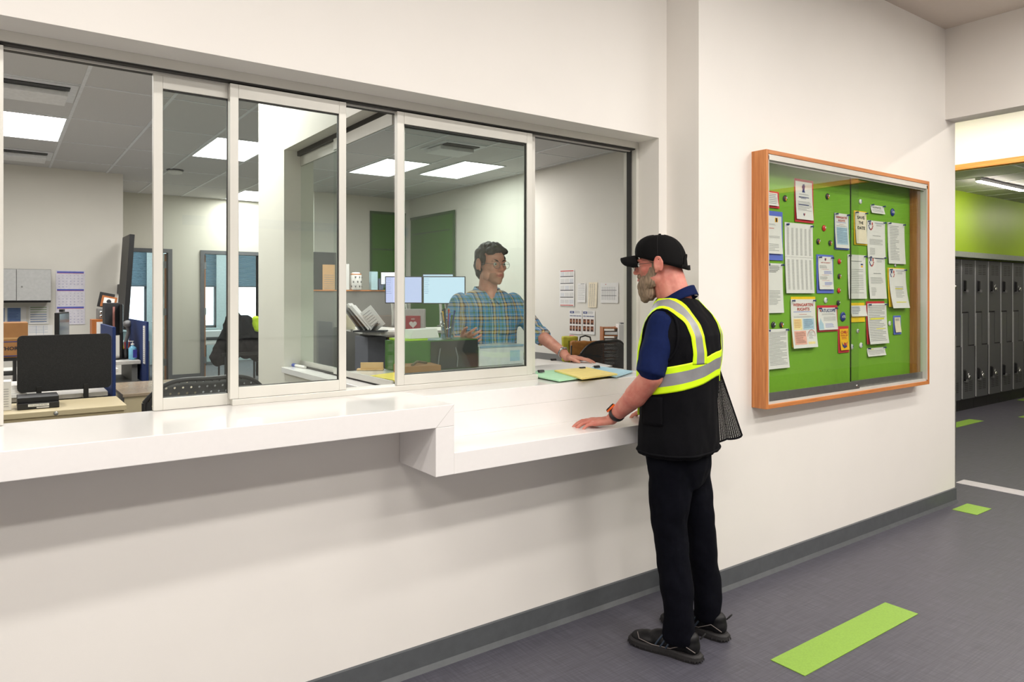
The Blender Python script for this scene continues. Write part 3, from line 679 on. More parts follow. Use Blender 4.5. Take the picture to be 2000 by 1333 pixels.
BS(1544, 580, 1592, 679, 'large Weingarten Rights poster on yellow card, lower left', cat='poster', card=M_yel, inset=(-.02, .05, .03, -.02), draw=d_wein, curl=.02)
BS(1595, 597, 1635, 649, 'ATU COPE flyer on red card', cat='poster', card=M_red, inset=(.02, .09, .06, .07), draw=d_cope)
BS(1636, 638, 1657, 690, 'yellow chili cook-off flyer on red card', cat='poster', card=M_red, inset=(.12, .10, .08, .10), draw=d_chili, pins=False, paper=M_chili)
BS(1660, 592, 1688, 630, 'small white note over yellow card behind the glass edges', card=M_yel, inset=(.0, .14, -.08, .30), draw=lambda s, mb: s.lines(mb, .06, .6, .15, .85, 5, M_navy, .3, 2), pins=False)
BS(1691, 589, 1727, 673, 'typed letter with yellow highlights on red card', card=M_red, inset=(.05, .05, -.08, -.0), draw=lambda s, mb: (s.lines(mb, .05, .9, .05, .95, 22, M_inkg, .35, 3), s.rect(mb, .12, .85, .36, .40, M_hl, 2), s.rect(mb, .4, .85, .62, .64, M_hl, 2)), curl=.02)
BS(1693, 681, 1728, 697, 'white slip below the highlighted letter', draw=lambda s, mb: (s.lines(mb, .08, .92, .3, .9, 6, M_inkg), s.rect(mb, .2, .35, .12, .2, M_hl, 2)))
BS(1744, 617, 1759, 654, 'small cream note on blue card, right side of the cabinet', card=M_blue, inset=(.12, .1, .14, .12), draw=lambda s, mb: s.lines(mb, .12, .85, .08, .25, 3, M_navy, .4, 1), pins=False, paper=M_cream)
BS(1496, 644, 1538, 722, 'densely typed white sheet at the lower left of the cabinet', draw=d_text(24, 31, .1, .92), curl=.014)
# badges
M_bwh = mat('badge_white', (225, 225, 228), rough=.25); M_bbl = mat('badge_blue', (24, 52, 140), rough=.25); M_brd = mat('badge_red', (205, 40, 40), rough=.25); M_bbk = mat('badge_black', (45, 45, 52), rough=.25)
def badge(px, py, r, m, lb, txt=None, tc=None, dots=None):
    c = at(px, py, 'y', BY-.002)
    t = thing('pin_badge', lb, 'badge', (c.x, BY, c.z))
    MB().lathe((c.x, BY-.008, c.z), [(.001, -.0012), (r*.6, -.0005), (r*.93, .002), (r, .0045), (r*.95, .007), (.001, .007)], m, 24, 'y').build('badge_face', t)
    mb = MB(); y = BY-.0098
    if txt: mb.text(txt, (c.x, y, c.z-r*.22), BU, (0, 0, 1), r*.5, tc or M_bwh, bold=.03)
    for k, q in enumerate(dots or ()):
        a = k*2.1+.5; cx = c.x+math.cos(a)*r*.4; cz = c.z+math.sin(a)*r*.4; rr = r*.28
        mb.add([(cx-rr, y-k*.0002, cz-rr), (cx+rr, y-k*.0002, cz-rr*.7), (cx+rr*.8, y-k*.0002, cz+rr), (cx-rr*.6, y-k*.0002, cz+rr)], [(0, 1, 2, 3)], q)
    if mb.v: mb.build('badge_print', t, recalc=False)
DK = (M_bwh, M_redink, M_chili, M_bwh)
badge(1533, 388, .019, M_bbk, 'patterned dark badge left of the red carded flyer', dots=DK)
badge(1616, 384, .019, M_bbk, 'patterned dark badge at the top, right of the flyer', dots=DK)
badge(1609, 446, .019, M_brd, 'red badge, topmost red one', dots=(M_bwh,))
badge(1598, 472, .018, M_bbk, 'patterned dark badge below the topmost red badge, left one', dots=DK)
badge(1621, 475, .017, M_bbk, 'patterned dark badge below the topmost red badge, right one', dots=DK)
badge(1639, 511, .017, M_brd, 'red badge beside the blue carded sheet, upper', dots=(M_bwh,))
badge(1639, 540, .017, M_bbk, 'patterned dark badge between two red badges', dots=DK)
badge(1638, 568, .017, M_brd, 'red badge beside the blue carded sheet, lower', dots=(M_bwh,))
badge(1612, 587, .018, M_bwh, 'white badge above the ATU COPE flyer', dots=(M_navy,))
badge(1637, 592, .017, M_bbk, 'black badge above the large blue badge', dots=(M_bwh,))
badge(1646, 619, .030, M_bbl, 'large blue ATU badge between two red cards', 'ATU')
badge(1743, 415, .026, M_bbl, 'blue ATU badge at the top right of the cabinet', 'ATU')
badge(1680, 394, .016, M_bwh, 'white badge above the Save the Date poster', dots=(M_bbl,))
badge(1510, 635, .018, M_bbk, 'dark badge above the dense typed sheet, left one', dots=(M_bwh,))
badge(1526, 635, .018, M_bbk, 'patterned badge above the dense typed sheet, right one', dots=DK)
badge(1675, 647, .014, M_bwh, 'small multicoloured badge below the yellow note', dots=(M_bbl, M_green, M_redink))
badge(1663, 678, .018, M_bwh, 'white badge beside the chili flyer', dots=(M_bbl,))
badge(1681, 675, .018, M_bwh, 'white badge left of the highlighted letter', dots=(M_bbl,))
badge(1737, 632, .017, M_bwh, 'white badge left of the small blue card', dots=(M_bbl,))
badge(1748, 519, .010, M_bwh, 'tiny badge between the typed sheet and the folded letter', dots=(M_bbl, M_redink))

# ================================================================== lockers
M_lock = mat('locker_charcoal', (84, 86, 88), rough=.38, noise_amt=.04, noise_scale=6)
M_lockd = mat('locker_dark', (34, 35, 37), rough=.5); M_trim = mat('locker_bright_edge', (196, 198, 200), rough=.35, metal=.2)
LY = 1.58; LW = .42; LX0 = 9.81-.42*2
def locker_proto():
    t = thing('locker', 'x', 'locker', (LX0, LY, 0)); x0, x1 = LX0, LX0+LW
    MB().box(x0+.002, x1-.002, LY, LY+.035, .13, 2.0, M_lockd).build('locker_body', t)
    MB().box(x0+.002, x1-.002, LY+.012, LY+.035, 0, .13, M_black).build('plinth', t)
    Z1, Z2, ZM = .15, 1.985, None
    mx = x0+.19; f = LY-.014
    up = [(x0+.012, 1.985), (x1-.03, 1.985), (x1-.03, .86), (mx+.012, .86), (mx+.012, 1.30), (x0+.012, 1.30)]
    lo = [(x0+.012, .15), (x1-.03, .15), (x1-.03, .845), (mx-.0, .845), (mx-.0, 1.285), (x0+.012, 1.285)]
    d1 = MB().prism([(x, f, z) for x, z in up], (0, .014, 0), M_lock).build('upper_door', t, bevel=.003)
    d2 = MB().prism([(x, f, z) for x, z in lo], (0, .014, 0), M_lock).build('lower_door', t, bevel=.003)
    mb = MB(); mb.box(x1-.024, x1-.012, f-.006, f+.006, .84, 1.985, M_trim); mb.box(x0+.002, x0+.010, f-.006, f+.006, .16, 1.28, M_trim); mb.build('bright_edge', t)
    for z0, d in ((1.80, d1), (.25, d2)):
        for r in range(6):
            for c in range(2): MB().box(x0+.09+c*.13, x0+.19+c*.13, f-.001, f+.001, z0+r*.024, z0+r*.024+.009, M_black).build('vent_slot', d)
    for z0, d in ((1.56, d1), (.38, d2)):
        MB().box(x0+.05, x0+.11, f-.004, f, z0, z0+.16, M_lockd).box(x0+.055, x0+.075, f-.03, f, z0+.01, z0+.15, M_lockd).box(x0+.055, x0+.115, f-.035, f, z0+.0, z0+.03, M_grey).build('door_handle', d, bevel=.002)
    return t
def locker_labels(i, t):
    t['label'] = LOCKL[i]; t['group'] = 'dark lockers along the lime wall'
LOCKL = ['charcoal locker hidden behind the wall end, first', 'charcoal locker hidden behind the wall end, second', 'charcoal locker cut by the white wall end', 'charcoal locker, first one fully clear of the white wall end',
         'charcoal locker, second one clear of the white wall end', 'charcoal locker with two padlocks, third one clear of the wall end', 'charcoal locker, fourth one clear of the wall end', 'charcoal locker at the right picture edge', 'charcoal locker just past the right picture edge']
P0 = locker_proto()
for i in range(9):
    l = P0 if i == 0 else copy_tree(P0, (LX0+i*LW, LY, 0))
    locker_labels(i, l)
def padlock(i, z, lb):
    x = LX0+i*LW+.10
    t = thing('padlock', lb, 'padlock', (x, LY-.03, z), 0, 'padlocks on the lockers')
    MB().lathe((x, LY-.0625, z), [(.001, -.014), (.028, -.013), (.03, 0), (.028, .011), (.001, .011)], M_chrome, 16, 'y').build('lock_case', t)
    MB().tube([(x-.014, LY-.058, z+.02), (x-.014, LY-.058, z+.05), (x, LY-.058, z+.06), (x+.014, LY-.058, z+.05), (x+.014, LY-.058, z+.02)], .004, M_chrome, 8).build('shackle', t)
for i, z, lb in ((2, 1.62, 'chrome padlock on an upper door right at the wall end'), (5, 1.60, 'chrome padlock on an upper door, middle of the visible lockers'), (7, 1.60, 'chrome padlock on an upper door at the right picture edge'),
                 (3, .44, 'chrome padlock on a lower door nearest the wall end'), (4, .44, 'chrome padlock on a lower door, second from the wall end'), (5, .44, 'chrome padlock on a lower door, middle'), (7, .42, 'chrome padlock on a lower door at the right picture edge')):
    padlock(i, z, lb)
# ================================================================== people
def skin_mat(name, c, c2):
    m = bpy.data.materials.new(name); m.use_nodes = True; x = NX(m); N = x.N; b = N['Principled BSDF']
    b.inputs['Roughness'].default_value = .5; b.inputs['Subsurface Weight'].default_value = .12; b.inputs['Subsurface Radius'].default_value = (.012, .005, .003); b.inputs['Subsurface Scale'].default_value = .6
    tc = N.new('ShaderNodeTexCoord'); nz = N.new('ShaderNodeTexNoise'); nz.inputs['Scale'].default_value = 22; nz.inputs['Detail'].default_value = 5; x.L.new(tc.outputs['Object'], nz.inputs['Vector'])
    f = x.op('MULTIPLY', x.op('SUBTRACT', nz.outputs['Fac'], .35), 2.6, clamp=True)
    x.L.new(x.mix(f, lin(c), lin(c2)), b.inputs['Base Color'])
    n2 = N.new('ShaderNodeTexNoise'); n2.inputs['Scale'].default_value = 160; x.L.new(tc.outputs['Object'], n2.inputs['Vector'])
    bp = N.new('ShaderNodeBump'); bp.inputs['Strength'].default_value = .25; bp.inputs['Distance'].default_value = .0015; x.L.new(n2.outputs['Fac'], bp.inputs['Height']); x.L.new(bp.outputs[0], b.inputs['Normal'])
    return m
M_skinA = skin_mat('ruddy_skin', (206, 136, 118), (190, 104, 90)); M_skinB = skin_mat('fair_skin', (226, 166, 144), (206, 138, 118))
M_navyc = mat('navy_knit', (14, 27, 68), rough=.9, spec=.15, noise_amt=.08, noise_scale=80, bump=.3, bump_scale=500)
M_vest = mat('black_vest_fabric', (9, 9, 13), rough=.85, spec=.12, noise_amt=.12, noise_scale=40, bump=.3, bump_scale=400)
M_limeS = mat('fluorescent_lime', (214, 255, 0), rough=.55, noise_amt=.03, emit=None)
M_reflS = mat('reflective_silver', (148, 148, 150), rough=.42, metal=.25, noise_amt=.06, noise_scale=30)
M_trou = mat('dark_navy_twill', (8, 9, 17), rough=.9, spec=.1, noise_amt=.15, noise_scale=50, bump=.3, bump_scale=500)
M_cap = mat('black_cap_cotton', (11, 10, 11), rough=.85, spec=.15, noise_amt=.08, bump=.3, bump_scale=700)
M_hairB = mat('dark_brown_hair', (48, 38, 32), rough=.55, noise_amt=.5, noise_scale=120, stretch=(1, 1, .15), bump=.6, bump_scale=160)
M_beard = mat('grey_brown_beard', (132, 112, 92), rough=.75, noise_amt=.42, noise_scale=170, stretch=(1, 1, .12), bump=.9, bump_scale=220)
M_stub = mat('stubble', (178, 128, 106), rough=.8, noise_amt=.25, noise_scale=300)
M_eye = mat('eye_white', (232, 228, 222), rough=.2); M_iris = mat('iris', (60, 52, 44), rough=.2); M_lip = mat('lip', (186, 104, 94), rough=.45)
M_lens = glass('spectacle_lens', (.93, .95, .93), 1.0)
M_wire = mat('spectacle_wire', (70, 66, 62), rough=.3, metal=.7)

def head_parts(mb, c, R, m, k=1.0, neck=None):
    c = Vector(c)
    T = lambda x, y, z: c + R @ Vector((x*k, y*k, z*k))
    E = lambda q, r, RR=None: mb.ell(T(*q), tuple(v*k for v in r), m, R @ RR if RR else R)
    E((0, -.014, .038), (.077, .096, .083)); E((0, .022, .0), (.068, .07, .09)); E((0, .034, -.05), (.055, .055, .05))
    E((0, .052, -.082), (.035, .036, .028)); E((0, .078, -.096), (.017, .014, .014))
    mb.cap(T(0, .086, .016), T(0, .107, -.022), .007*k, .0115*k, m); E((.011, .096, -.028), (.008, .010, .007)); E((-.011, .096, -.028), (.008, .010, .007))
    for s_ in (-1, 1):
        E((s_*.029, .077, .030), (.024, .012, .008)); E((s_*.042, .058, -.012), (.022, .022, .02))
        E((s_*.032, .071, .010), (.016, .014, .009)); E((s_*.05, .02, -.055), (.018, .035, .03))
        E((s_*.083, -.008, .004), (.009, .019, .033), Matrix.Rotation(math.radians(12), 3, 'X'))
        for t_ in range(18):
            a = math.radians(-60+t_*16); E((s_*.088, -.010-.017*math.cos(a), .004+.032*math.sin(a)), (.006, .006, .006))
        E((s_*.082, .003, -.027), (.006, .007, .008))
    E((0, .088, -.050), (.022, .010, .006)); E((0, .086, -.062), (.019, .010, .007)); E((0, .08, -.040), (.022, .014, .016))
    if neck: mb.cap(T(0, -.022, -.045), neck[0], neck[1], neck[2], m, 20)
    return T
def face_extras(T, R, root, k, brow, lip=True):
    for s_ in (-1, 1):
        MB().ell(T(s_*.031, .0805, .009), .0098*k, M_eye, seg=16, rings=10).build('eyeball', root, local=True)
        MB().ell(T(s_*.031+.001, .0880, .009), .0048*k, M_iris, seg=12, rings=8).build('iris', root, local=True)
        mb = MB(); pts = [T(s_*(.014+.034*i/6), .0885-.010*(i/6)**2, .026+.006*math.sin(i/6*2.4)) for i in range(7)]
        mb.tube(pts, [.002, .0034, .004, .004, .0038, .003, .001], brow, 8); mb.build('eyebrow', root, local=True)
    if lip:
        pts = [T(.023*(i/6-.5)*2, .0965-.010*abs(i/6-.5)*2, -.0505-.0005*math.cos(i)) for i in range(7)]
        MB().tube(pts, [.001, .0032, .004, .0036, .004, .0032, .001], M_lip, 8).tube([p-Vector((0, 0, .0075*k)) for p in pts], [.001, .003, .0045, .005, .0045, .003, .001], M_lip, 8).build('lips', root, local=True)
def spectacles(T, R, root, k, rimm, halfr=.021, hz=.016):
    g = None
    def ring(cx, a, b):
        return [T(cx+a*math.cos(t)*(1 if abs(math.cos(t)) < .99 else 1), .104-.10*abs(cx+a*math.cos(t))**1.0*.18, .004+b*math.sin(t)) for t in [2*math.pi*i/20 for i in range(21)]]
    mb = MB()
    for s_ in (-1, 1):
        mb.tube(ring(s_*.034, halfr, hz), .0011*k, rimm, 8)
        mb.tube([T(s_*.055, .098, .010), T(s_*.074, .06, .012), T(s_*.082, -.002, .012), T(s_*.083, -.02, -.008)], .0013*k, rimm, 8)
    mb.tube([T(-.013, .103, .006), T(0, .108, .009), T(.013, .103, .006)], .0012*k, rimm, 8)
    f = mb.build('spectacle_frame', root, local=True)
    for s_ in (-1, 1):
        mb = MB(); r = ring(s_*.034, halfr*.97, hz*.97)[:-1]; mb.poly(r, M_lens); mb.build('spectacle_lens', f, local=True)
def hand(mb, W, d, s_, n, m, k=1.0, bend=(10, 25, 20), spread=(.18, .05, -.06, -.2), drop=0.0, thumb_drop=.25):
    W = Vector(W); d = Vector(d).normalized(); s_ = Vector(s_).normalized(); n = Vector(n).normalized()
    kn = []
    for i, (ln, of, fl, r) in enumerate(((.092, .031, .082, .0092), (.096, .010, .092, .0095), (.090, -.012, .085, .009), (.080, -.032, .068, .0082))):
        K = W + (d*ln + s_*of - n*(drop+.004*(i == 3)))*k; kn.append(K)
        mb.cap(W+s_*(of*.55)*k+d*.012*k, K, .0155*k, .0125*k, m, 12)
        ang = 0; p = K; dd = (d+s_*spread[i]).normalized(); rr = r*k
        for j, f in enumerate((.48, .29, .23)):
            ang += math.radians(bend[j]*(1+.12*i)); q = p + (dd*math.cos(ang)-n*math.sin(ang))*(fl*f*k); r2 = rr*(.93 if j < 2 else .86)
            mb.cap(p, q, rr*(1.06 if j else 1.15), r2, m, 12); p = q; rr = r2
        tip = p
    for a, b in zip(kn, kn[1:]): mb.cap(a, b, .011*k, .011*k, m, 10)
    mb.ell(W+(d*.045)*k, (.036*k, .036*k, .016*k), m, Matrix((s_, d, n)).transposed())
    t0 = W+(d*.022+s_*.026)*k; t1 = t0+(d*.028+s_*.026-n*.006)*k; t2 = t1+(d*.028+s_*.012-n*thumb_drop*.03)*k; t3 = t2+(d*.022+s_*.004-n*thumb_drop*.03)*k
    mb.cap(t0, t1, .017*k, .0135*k, m, 12); mb.cap(t1, t2, .0125*k, .011*k, m, 12); mb.cap(t2, t3, .0105*k, .0085*k, m, 12)
    # skin web between thumb and index
    mb.cap(t0, W+(d*.06+s_*.018)*k, .014*k, .011*k, m, 10)
    return kn
def ring_loft(mb, rings, m, seg=48, pw=2.3, caps=True):
    vs = []
    for z, cx, cy, a, b in rings:
        for k in range(seg):
            t = 2*math.pi*k/seg; ct, st = math.cos(t), math.sin(t)
            vs.append((cx+a*math.copysign(abs(ct)**(2/pw), ct), cy+b*math.copysign(abs(st)**(2/pw), st), z))
    n = len(rings)
    mb.add(vs, [(i*seg+k, i*seg+(k+1) % seg, (i+1)*seg+(k+1) % seg, (i+1)*seg+k) for i in range(n-1) for k in range(seg)], m, True)
    if caps: mb.add(vs[:seg], [tuple(range(seg))[::-1]], m); mb.add(vs[-seg:], [tuple(range(seg))], m)
def bvh_of(o):
    me = o.data; return BVHTree.FromPolygons([v.co.copy() for v in me.vertices], [tuple(p.vertices) for p in me.polygons])
def surf_strip(bvh, rows, cols, fn, off=.002):
    """fn(i,j) -> (origin, direction); grid of hit points pushed out by off"""
    g = []
    for j in range(rows+1):
        r = []
        for i in range(cols+1):
            o, d = fn(i/cols, j/rows); h = bvh.ray_cast(Vector(o), Vector(d).normalized())
            r.append((h[0]-Vector(d).normalized()*off) if h[0] is not None else None)
        g.append(r)
    return g
def strip_obj(g, bounds, mats, name, parent):
    """rows 0..n of g split at bounds among mats"""
    mb = MB(); rows = len(g)-1; cols = len(g[0])-1
    for j in range(rows):
        f = (j+.5)/rows; m = mats[sum(f > b for b in bounds)]
        for i in range(cols):
            q = (g[j][i], g[j][i+1], g[j+1][i+1], g[j+1][i])
            if all(v is not None for v in q): mb.add(q, [(0, 1, 2, 3)], m, True)
    me = mb.mesh(name); b = bmesh.new(); b.from_mesh(me); bmesh.ops.remove_doubles(b, verts=b.verts, dist=1e-6); bmesh.ops.recalc_face_normals(b, faces=b.faces); b.to_mesh(me); b.free()
    o = bpy.data.objects.new(name, me); COL.objects.link(o); o.parent = parent
    sd = o.modifiers.new('th', 'SOLIDIFY'); sd.thickness = .0015; sd.offset = 0
    return o
def shoe(root, ank, ang, lb):
    R = Matrix.Rotation(ang, 3, 'Z'); B = Vector((ank[0], ank[1], 0)); T = lambda x, y, z: B + R @ Vector((x, y, z))
    M_sh = mat('black_shoe_leather', (16, 16, 18), rough=.5, spec=.3, noise_amt=.2, noise_scale=40); M_so = mat('worn_rubber_sole', (32, 30, 31), rough=.7, noise_amt=.2, noise_scale=60)
    M_la = mat('shoe_lace', (12, 12, 12), rough=.8); M_st = mat('shoe_stripe', (40, 52, 66), rough=.5); M_pi = mat('shoe_piping', (120, 112, 108), rough=.6)
    fp = [(-.034, -.06), (-.040, -.02), (-.036, .05), (-.046, .12), (-.050, .17), (-.042, .215), (-.022, .238), (.004, .242), (.028, .228), (.044, .195), (.046, .15), (.038, .09), (.032, .03), (.037, -.02), (.034, -.055), (.016, -.078), (-.016, -.078)]
    def lv(z, s_): return [T(x*s_, y*s_+(1-s_)*.08, z) for x, y in fp]
    def prof(y): return .0
    mb = MB(); L0 = lv(0, .97); L1 = lv(.012, 1.04); L2 = lv(.026, 1.03); L3 = lv(.034, .97); n = len(fp)
    for A, Bq in ((L0, L1), (L1, L2), (L2, L3)): mb.add(A+Bq, [(i, (i+1) % n, n+(i+1) % n, n+i) for i in range(n)], M_so, True)
    mb.add(L0, [tuple(range(n))[::-1]], M_so); mb.add(L3, [tuple(range(n))], M_so)
    for i in range(n):
        for j in range(2):
            f = (i+j*.5) % n; a = L1[int(f)]; b = L1[(int(f)+1) % n]; p = a.lerp(b, f % 1); mb.ell(p+Vector((0, 0, -.003)), (.0025, .0025, .006), M_so, seg=6, rings=4)
    sole = mb.build('sole', root, local=True)
    mb = MB()
    for c, r in (((0, -.032, .06), (.036, .042, .045)), ((0, .02, .06), (.037, .06, .05)), ((0, .09, .048), (.040, .07, .042)), ((0, .16, .038), (.045, .06, .028)), ((0, .19, .034), (.042, .045, .024)), ((0, -.02, .09), (.038, .05, .03))):
        mb.ell(T(*c), r, M_sh, R)
    up = blob(mb, 'shoe_upper', root, voxel=.005, smooth=4, wrinkle=.0015, wscale=30)
    up['label'] = lb
    mb = MB()
    for i in range(5):
        y = .055+.022*i; z = .098-.0085*i
        mb.tube([T(-.026, y+.006, z-.012), T(-.012, y, z+.002), T(.012, y+.004, z+.002), T(.026, y+.008, z-.012)], .0028, M_la, 8)
    for s_ in (-1, 1): mb.tube([T(0, .05, .102), T(s_*.02, .045, .112), T(s_*.035, .06, .098), T(s_*.012, .055, .1)], .0025, M_la, 8)
    mb.tube([T(0, .05, .10), T(-.03, .06, .085), T(-.044, .075, .06)], .0024, M_la, 8); mb.build('shoe_lace', up, local=True)
    mb = MB()
    for k_ in range(3): mb.tube([T(-.044, .06+.024*k_, .036), T(-.043, .045+.024*k_, .06), T(-.034, .028+.024*k_, .085)], .004, M_st, 8)
    mb.tube([T(-.036, -.068, .05), T(-.041, -.02, .07), T(-.041, .04, .04), T(-.048, .12, .037), T(-.046, .18, .045), T(-.02, .20, .058)], .0018, M_pi, 8); mb.build('shoe_trim', up, local=True)
    MB().tube([T(-.008, -.078, .1), T(-.008, -.094, .12), T(.008, -.094, .12), T(.008, -.078, .1)], .003, M_la, 8).build('heel_tab', up, local=True)

# ------------------------------------------------ man in the hi-vis vest (local frame: faces +y, left is -x)
RA = math.radians(17); A0 = Vector((2.408, -.455, 0))
pa = thing('person', 'person in black cap and hi-vis vest standing at the counter, hand on the ledge', 'person', A0, RA)
HR = Matrix.Rotation(math.radians(17), 3, 'Z') @ Matrix.Rotation(math.radians(-4), 3, 'X'); HC = Vector((-.005, .092, 1.650))
mb = MB()
TA = head_parts(mb, HC, HR, M_skinA, 1.0)
mb.cap(TA(0, -.025, -.05), (0, .015, 1.46), .062, .068, M_skinA, 20); mb.cap(TA(0, -.045, -.03), (0, -.005, 1.47), .055, .06, M_skinA, 20)
S_ = M_skinA
for a, b, r0, r1 in (((0, 0, 1.36), (0, .01, 1.05), .11, .12), ((0, .01, 1.05), (0, 0, .92), .12, .12), ((-.09, 0, 1.42), (.09, 0, 1.42), .06, .06),
                     ((-.14, 0, 1.41), (.14, 0, 1.41), .045, .045), ((-.165, 0, 1.395), (-.235, .015, 1.185), .043, .043), ((-.235, .015, 1.185), (-.215, .10, 1.095), .047, .049), ((-.215, .10, 1.095), (-.160, .225, .995), .046, .030),
                     ((.165, 0, 1.39), (.235, .0, 1.17), .045, .042), ((.235, .0, 1.17), (.20, .14, .995), .044, .028),
                     ((-.09, 0, .9), (-.088, 0, .5), .075, .05), ((-.088, 0, .5), (-.10, -.053, .09), .048, .035), ((.09, 0, .9), (.118, -.04, .5), .075, .05), ((.118, -.04, .5), (.146, -.07, .10), .048, .03),
                     ((-.10, -.06, .07), (-.10, .06, .045), .028, .018), ((.148, -.085, .07), (.149, .03, .045), .028, .018)):
    mb.cap(a, b, r0, r1, S_, 18)
mb.cap((-.160, .225, .995), (-.150, .250, .974), .028, .026, S_)
dh = Vector((-.58, .81, -.02)).normalized(); sh = Vector((dh.y, -dh.x, 0)).normalized()
hand(mb, (-.150, .245, .967), dh, sh, (0, 0, 1), S_, 1.02, bend=(7, 22, 12), drop=.001)
dr = Vector((-.18, .95, 0)).normalized(); hand(mb, (.198, .15, .972), dr, (-dr.y, dr.x, 0), (0, 0, 1), S_, 1.0, bend=(10, 20, 14), drop=.004)
blob(mb, 'body', pa, voxel=.0042, smooth=5, wrinkle=.0006, wscale=60)
face_extras(TA, HR, pa, 1.0, mat('grey_eyebrow', (120, 96, 80), rough=.8))
spectacles(TA, HR, pa, 1.0, M_wire, .024, .018)
# beard
mb = MB(); E = lambda c, r: mb.ell(TA(*c), r, M_beard, HR)
E((0, .062, -.085), (.046, .040, .038)); E((0, .068, -.110), (.038, .032, .038)); E((0, .070, -.134), (.027, .024, .026)); E((0, .055, -.118), (.034, .034, .034))
for s_ in (-1, 1): E((s_*.048, .035, -.062), (.020, .034, .036)); E((s_*.058, .022, -.030), (.012, .020, .032)); E((s_*.036, .058, -.075), (.022, .03, .04)); E((s_*.02, .086, -.042), (.016, .012, .010)); E((s_*.064, .016, .000), (.007, .010, .022)); E((s_*.024, .052, -.108), (.028, .034, .044))
blob(mb, 'beard', pa, voxel=.003, smooth=7, wrinkle=.0042, wscale=95, wstretch=(1, 1, .16))
# hair below the cap
mb = MB(); mb.ell(TA(0, -.018, .030), (.0785, .0985, .062), mat('short_grey_hair', (150, 108, 92), rough=.8, noise_amt=.25, noise_scale=250), HR); blob(mb, 'cropped_hair', pa, voxel=.005, smooth=2)
# cap
mb = MB(); nU, nV = 48, 14
def capf(u, v):
    t = 2*math.pi*u; fr = .5+.5*math.cos(t)        # t=0 front
    zr = -.028+.078*fr; zt = .137+.006*math.cos(t)*math.sin(math.pi*v)
    e = math.sin(v*math.pi/2)**.92; rr = math.cos(v*math.pi/2)**.72 if v < 1 else 0
    bulge = 1+.05*math.sin(math.pi*v)
    return TA(math.sin(t)*.090*rr*bulge, -.010+math.cos(t)*.112*rr*bulge, zr+(zt-zr)*e)
mb.grid(capf, nU, nV, M_cap)
crown = mb.mesh('cap_crown'); b = bmesh.new(); b.from_mesh(crown); bmesh.ops.remove_doubles(b, verts=b.verts, dist=1e-4); bmesh.ops.recalc_face_normals(b, faces=b.faces); b.to_mesh(crown); b.free()
capr = bpy.data.objects.new('cap', crown); COL.objects.link(capr); capr.parent = pa; sd = capr.modifiers.new('s', 'SOLIDIFY'); sd.thickness = .003
mb = MB()
def brim(u, v):
    x = (u-.5)*2; w = .076*(1-.12*v*v); yf = .082+.018*(1-x*x)
    ext = .066*v*max(0, 1-abs(x)**7)**.5 ; xx = x*w
    return TA(xx, yf+ext, .054-.044*x*x-.006*v*v-.004*v*x*x+.002)
mb.grid(brim, 24, 10, M_cap); mb.grid(lambda u, v: brim(u, v)-HR @ Vector((0, 0, .004)), 24, 10, M_cap)
mb.tube([brim(i/24, 1)-HR @ Vector((0, 0, .002)) for i in range(25)], .0028, M_cap, 8); mb.build('cap_brim', capr, local=True)
MB().ell(TA(0, -.012, .139), (.007, .007, .004), M_cap, HR).build('cap_button', capr, local=True)
mb = MB()
for k_ in range(6):
    t0 = (k_+.5)/6; mb.tube([capf(t0, v/12)+(capf(t0, v/12)-TA(0, -.01, .04)).normalized()*.0006 for v in range(1, 12)], .0011, mat('cap_seam', (16, 15, 16), rough=.9), 6)
mb.build('cap_seam', capr, local=True)
# adjuster opening with strap at the back
mb = MB(); arch = []
for i in range(13):
    a = math.pi*i/12; u0 = .5+.078*math.cos(a); v0 = .045+.21*math.sin(a); p = capf(u0 % 1, v0); arch.append(p+(p-TA(0, -.01, .03)).normalized()*.0022)
mb.poly(arch, mat('nape_hair', (128, 98, 84), rough=.85, noise_amt=.2, noise_scale=200)); mb.build('adjuster_opening', capr, local=True)
mb = MB(); st = [capf((.40+.2*i/12), .03) for i in range(13)]; st = [p+(p-TA(0, -.01, .0)).normalized()*.004 for p in st]
mb.tube(st, [(.002, .009)]*13, M_cap, 10); mb.tube(arch, .0028, M_cap, 8); mb.obox(st[3]+(st[3]-TA(0, 0, 0)).normalized()*.004, (.006, .012, .022), HR, M_black); mb.build('cap_strap', capr, local=True)
# polo shirt
mb = MB()
ring_loft(mb, [(.90, 0, .015, .185, .135), (1.05, 0, .015, .18, .13), (1.2, 0, .005, .188, .132), (1.33, 0, -.005, .198, .125), (1.40, 0, 0, .19, .11), (1.445, 0, .008, .165, .095), (1.475, 0, .018, .13, .08), (1.50, 0, .026, .085, .068)], M_navyc, 40)
for a, b_, r0, r1 in (((-.160, .0, 1.395), (-.203, .005, 1.30), .064, .062), ((-.205, .005, 1.30), (-.238, .014, 1.222), .062, .060), ((.165, 0, 1.405), (.215, .02, 1.29), .06, .06), ((.215, .02, 1.29), (.234, .01, 1.21), .058, .055)): mb.cap(a, b_, r0, r1, M_navyc, 20)
mb.tube([(-.20, .005, 1.32), (-.236, .013, 1.235), (-.247, .018, 1.195)], [.060, .060, .061], M_navyc, 24)
shirtA = blob(mb, 'polo_shirt', pa, voxel=.006, smooth=4, wrinkle=.005, wscale=11, wstretch=(1.6, 1.6, .8))
mb = MB()
for (zz, off) in ((0, .0),):
    def col(u, v):
        t = 2*math.pi*u; fr = math.cos(t-math.pi/2)   # +y front
        a = .079+.016*(v-.4); b2 = .082+.018*(v-.4)
        z = 1.515-.030*fr-.040*v+(.018 if fr < 0 else 0)*abs(fr)
        return Vector((math.cos(t)*a, .014+.02*fr*0+math.sin(t)*b2, z))
    mb.grid(col, 40, 5, M_navyc)
